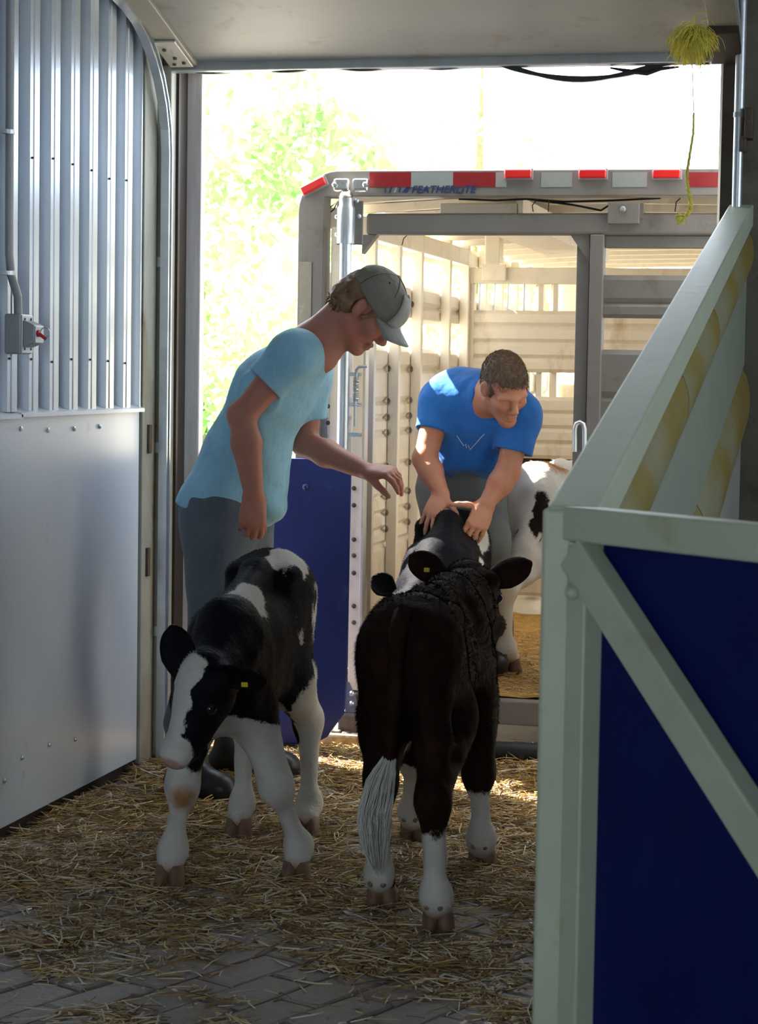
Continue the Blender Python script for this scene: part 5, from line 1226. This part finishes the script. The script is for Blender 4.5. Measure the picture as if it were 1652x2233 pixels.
# ================================================================== straw and bedding
def straw_mat(name):
    m, t, b = nt_new(name); a = nd(t, 'ShaderNodeAttribute'); a.attribute_name = 'tone'
    c = ramp(t, a.outputs['Fac'], [(0.0, (.10, .055, .022)), (.30, (.40, .23, .065)), (.60, (.70, .47, .16)), (.85, (.80, .66, .36)), (1.0, (.88, .87, .82))])
    t.links.new(c, b.inputs['Base Color']); b.inputs['Roughness'].default_value = .34; b.inputs['Specular IOR Level'].default_value = .6; return m
M['straw'] = straw_mat('straw')
def straw_field(name, label, n, region, dens, ground_z, lmin, lmax, wmin, wmax, zspread, tone_fn, seed, flakes=0, parent=None):
    r = np.random.default_rng(seed); pts = []
    while sum(len(p) for p in pts) < n:
        q = np.stack([r.uniform(region[0], region[1], n), r.uniform(region[2], region[3], n)], 1); k = dens(q); pts.append(q[r.random(n) < k])
    p = np.concatenate(pts)[:n]; d_ = dens(p)
    ang = r.uniform(0, 2*np.pi, n); L = lmin+(lmax-lmin)*r.beta(1.2, 3.2, n); w = r.uniform(wmin, wmax, n)
    pit = r.normal(0, .10, n); dx = np.stack([np.cos(ang)*np.cos(pit), np.sin(ang)*np.cos(pit), np.sin(pit)], 1); sx = np.stack([-np.sin(ang), np.cos(ang), np.zeros(n)], 1)
    roll = r.normal(0, .5, n); up = np.array([0, 0, 1.0]); un = sx*np.sin(roll)[:, None]+up*np.cos(roll)[:, None]; sd = sx*np.cos(roll)[:, None]-up*np.sin(roll)[:, None]
    z = ground_z+np.abs(np.sin(pit))*L*.5+w*.5+r.random(n)*zspread*d_
    c = np.concatenate([p, z[:, None]], 1); bend = r.normal(0, .06, n)
    V_ = []
    for e, q in ((-1, 0), (0, 1), (1, 0)):
        m_ = c+dx*(L*.5*e)[:, None]+sx*(bend*L*(1-abs(e)))[:, None]
        for a, b in ((-.5, 0), (0, .32), (.5, 0), (0, -.32)): V_.append(m_+sd*(w*a)[:, None]+un*(w*b)[:, None])
    V_ = np.stack(V_, 1); nv = 12
    fq = []
    for s_ in (0, 4):
        for k in range(4): fq.append((s_+k, s_+(k+1) % 4, s_+4+(k+1) % 4, s_+4+k))
    fq += [(3, 2, 1, 0), (8, 9, 10, 11)]
    fq = np.array(fq); Q = (fq[None]+(np.arange(n)*nv)[:, None, None]).reshape(-1, 4); tone = np.repeat(tone_fn(p, r), nv); Vv = V_.reshape(-1, 3)
    T = None
    if flakes:
        fp = []
        while sum(len(x) for x in fp) < flakes:
            q = np.stack([r.uniform(region[0], region[1], flakes), r.uniform(region[2], region[3], flakes)], 1); fp.append(q[r.random(flakes) < dens(q)])
        fp = np.concatenate(fp)[:flakes]; a = r.uniform(0, 6.28, flakes); s_ = r.uniform(.003, .011, flakes); zz = ground_z+.001+r.random(flakes)*zspread*.5*dens(fp)
        vs = []
        for k, (cx_, cy_) in enumerate(((-1.3, -.35), (1.3, -.35), (1.2, .4), (-1.2, .3))):
            vs.append(np.stack([fp[:, 0]+s_*(cx_*np.cos(a)-cy_*np.sin(a)), fp[:, 1]+s_*(cx_*np.sin(a)+cy_*np.cos(a)), zz+r.uniform(0, .004, flakes)], 1))
        vs = np.stack(vs, 1).reshape(-1, 3); Q = np.concatenate([Q, (np.array([[0, 1, 2, 3]])[None]+(np.arange(flakes)*4)[:, None, None]).reshape(-1, 4)+len(Vv)]); Vv = np.concatenate([Vv, vs]); tone = np.concatenate([tone, np.repeat(tone_fn(fp, r)*.8, 4)])
    me = bpy.data.meshes.new(name); me.vertices.add(len(Vv)); me.vertices.foreach_set('co', Vv.astype(np.float32).ravel()); me.loops.add(Q.size); me.loops.foreach_set('vertex_index', Q.astype(np.int32).ravel())
    me.polygons.add(len(Q)); me.polygons.foreach_set('loop_start', np.arange(0, Q.size, 4, dtype=np.int32)); me.update(calc_edges=True)
    attr(me, 'tone', tone); o = link(name, me, M['straw'], parent); tag(o, label, None if parent else 'straw', kind='stuff'); return o
def fdens(q):
    x, y = q[:, 0], q[:, 1]; p3 = np.concatenate([q, np.zeros((len(q), 1))], 1)
    nz = .5+.5*(snoise(p3, 7, 1)*.55+snoise(p3, 17, 2)*.35+snoise(p3, 40, 5)*.25)
    band = np.clip((y-4.45)/.95, 0, 1); left = np.clip((-1.2-x)/1.3, 0, 1)*.25
    k = np.clip(.42+.46*band+left*.4, 0, 1)
    val = np.clip((nz-(.78-k*.62))*2.6, 0.02, 1)*np.clip(.50+.50*band, 0, 1)
    return np.where((x < -2.44) | (x > -.50), 0, val)
def ftone(p, r):
    n = len(p); t = r.beta(2.2, 2.2, n)*.72; wh = r.random(n) < np.clip(.50-.14*(p[:, 1]-4.3), .08, .50); t[wh] = r.uniform(.82, 1.0, wh.sum()); dk = r.random(n) < .15; t[dk] = r.uniform(0, .25, dk.sum()); return t
straw_field('straw', 'golden straw scattered over the paver floor', 46000, (-2.44, -.50, 3.9, 7.58), fdens, 0.0, .018, .16, .0018, .0050, .022, ftone, 21, 46000)
# a low mat of trodden chaff under the straw, thickest by the doorway
M['chaff'] = mat('trodden_chaff', (.27, .165, .07), .9, 0, .45, 60, .6, 90, [((.10, .06, .03), .5, .7, 12, None), ((.40, .27, .09), .60, .74, 50, None)])
def chaff_mesh(x0, x1, y0, y1, step, hfn):
    nx, ny = int((x1-x0)/step), int((y1-y0)/step); gx, gy = np.meshgrid(np.linspace(x0, x1, nx), np.linspace(y0, y1, ny), indexing='ij'); q = np.stack([gx.ravel(), gy.ravel()], 1); z = hfn(q)
    mb = MB(); mb.v = [tuple(v) for v in np.concatenate([q, z[:, None]], 1)]; mb.f = [(i*ny+j, (i+1)*ny+j, (i+1)*ny+j+1, i*ny+j+1) for i in range(nx-1) for j in range(ny-1)]; return mb
def chz(q):
    d = fdens(q); p3 = np.concatenate([q, np.zeros((len(q), 1))], 1); e = np.clip((q[:, 1]-4.9)/1.6, 0, 1); return -.012+.022*np.clip(d-.12, 0, 1)*e+.004*snoise(p3, 60)*e
ch = chaff_mesh(-2.44, -.50, 4.5, 7.58, .02, chz).build('chaff_layer', M['chaff'], None, smooth=True, recalc=False); tag(ch, 'brown trodden chaff between the pavers near the doorway', 'chaff', kind='stuff')
# bedding on the trailer deck
M['bedding'] = mat('wood_shavings_bedding', (.58, .34, .10), .9, 0, .35, 50, .8, 70, [((.30, .17, .05), .5, .7, 14, None)])
def bz(q): p3 = np.concatenate([q, np.zeros((len(q), 1))], 1); return .200+.008*snoise(p3, 9)+.005*snoise(p3, 35)+.003*snoise(p3, 90)
bd = chaff_mesh(-2.02, -.04, 7.69, 10.45, .025, bz).build('bedding', M['bedding'], None, smooth=True, recalc=False); tag(bd, 'golden shavings bedding over the trailer deck', 'bedding', kind='stuff')
straw_field('bedding_straw', 'short straw bits on the trailer bedding', 7000, (-2.0, -.06, 7.70, 9.6), lambda q: np.full(len(q), .8), .205, .010, .06, .0015, .0035, .012, lambda p, r: .35+.5*r.random(len(p)), 5, 9000)
bd2 = chaff_mesh(-2.3, -.30, 7.46, 7.70, .02, lambda q: -.02+.05*np.clip((q[:, 1]-7.44)/.1, 0, 1)+.010*snoise(np.concatenate([q, np.zeros((len(q), 1))], 1), 25)).build('spilled_bedding', M['bedding'], None, smooth=True, recalc=False) if False else None
straw_field('spilled_straw', 'straw spilled on the ground below the trailer sill', 5000, (-1.95, -.32, 7.44, 7.75), lambda q: np.full(len(q), .9), -.018, .015, .08, .0016, .004, .05, lambda p, r: .2+.5*r.random(len(p)), 8, 6000)

# ================================================================== trees outside
def leaf_mat(name, c):
    m, t, b = nt_new(name)
    col = mixc(t, noise_fac(t, 3, 3), mul(c, .7), mul(c, 1.3)); t.links.new(col, b.inputs['Base Color']); b.inputs['Roughness'].default_value = .5
    tr_ = nd(t, 'ShaderNodeBsdfTranslucent'); t.links.new(col, tr_.inputs[0]); mx = nd(t, 'ShaderNodeMixShader'); mx.inputs[0].default_value = .45
    out = t.nodes['Material Output']; t.links.new(b.outputs[0], mx.inputs[1]); t.links.new(tr_.outputs[0], mx.inputs[2]); t.links.new(mx.outputs[0], out.inputs[0]); return m
M['leaf'] = leaf_mat('sunlit_leaf', (.30, .60, .17)); M['leaf2'] = leaf_mat('pale_leaf', (.50, .66, .22)); M['bark'] = mat('bark', (.20, .15, .10), .9, 0, .3, 12, .4, 30)
def tree(name, label, loc, hgt, blobs, nleaf, lsize, m, seed):
    loc = Vector(loc); t = thing(name, loc, label, 'tree', 'trees beyond the doorway'); r = np.random.default_rng(seed)
    mb = MB().tube([loc, loc+Vector((.05, 0, hgt*.3)), loc+Vector((-.05, .1, hgt*.6)), loc+Vector((0, 0, hgt*.9))], [.13, .10, .07, .02], 8)
    mb.build('trunk', M['bark'], t, smooth=True)
    vs = []
    per = nleaf//len(blobs)
    for c, rad in blobs:
        d = r.normal(0, 1, (per, 3)); d /= np.linalg.norm(d, axis=1)[:, None]; p = np.array(loc+Vector(c))+d*(rad*r.uniform(.35, 1.05, per)**.6)[:, None]*np.array([1, 1, .85])
        a = r.normal(0, 1, (per, 3)); a /= np.linalg.norm(a, axis=1)[:, None]; b = np.cross(a, r.normal(0, 1, (per, 3))); b /= np.linalg.norm(b, axis=1)[:, None]; s_ = (lsize*r.uniform(.6, 1.3, per))[:, None]
        vs.append(np.stack([p-a*s_, p+b*s_*.45, p+a*s_, p-b*s_*.45], 1).reshape(-1, 3))
    vs = np.concatenate(vs); n = len(vs)//4; me = bpy.data.meshes.new('foliage'); me.vertices.add(len(vs)); me.vertices.foreach_set('co', vs.astype(np.float32).ravel()); me.loops.add(4*n); me.loops.foreach_set('vertex_index', np.arange(4*n, dtype=np.int32))
    me.polygons.add(n); me.polygons.foreach_set('loop_start', np.arange(0, 4*n, 4, dtype=np.int32)); me.update(calc_edges=True); tag(link('foliage', me, m, t), kind='stuff'); return t
tree('leafy_tree', 'leafy green tree seen between the left jamb and the trailer', (-5.6, 17, -.02), 5.2, [((.3, 0, 3.6), 1.0), ((-.5, .3, 2.7), 1.1), ((.8, -.4, 2.2), .9), ((0, .2, 4.6), .9), ((-.2, -.5, 1.3), .9), ((1.0, .3, 3.1), .7)], 3800, .085, M['leaf'], 1)
tree('leafy_tree', 'paler leafy tree rising behind the trailer front corner', (-3.9, 21, -.02), 5.0, [((0, 0, 3.3), 1.2), ((.9, .2, 2.6), 1.0), ((-.8, 0, 2.4), 1.1), ((.2, 0, 1.4), 1.0)], 3200, .09, M['leaf2'], 2)
tree('leafy_tree', 'faint sunlit tree crown low over the middle of the trailer roof', (.6, 27, -.02), 1.6, [((0, 0, 3.2), 1.3), ((1.4, .2, 2.7), 1.2), ((-1.4, 0, 2.6), 1.2)], 2200, .10, M['leaf2'], 3)
tree('leafy_tree', 'dense green bush growing low beside the left of the trailer', (-4.6, 14, -.02), 2.4, [((0, 0, 1.5), .7), ((.5, .2, .8), .7), ((-.6, 0, 1.0), .7), ((.2, -.3, .4), .6)], 3000, .07, M['leaf'], 4)
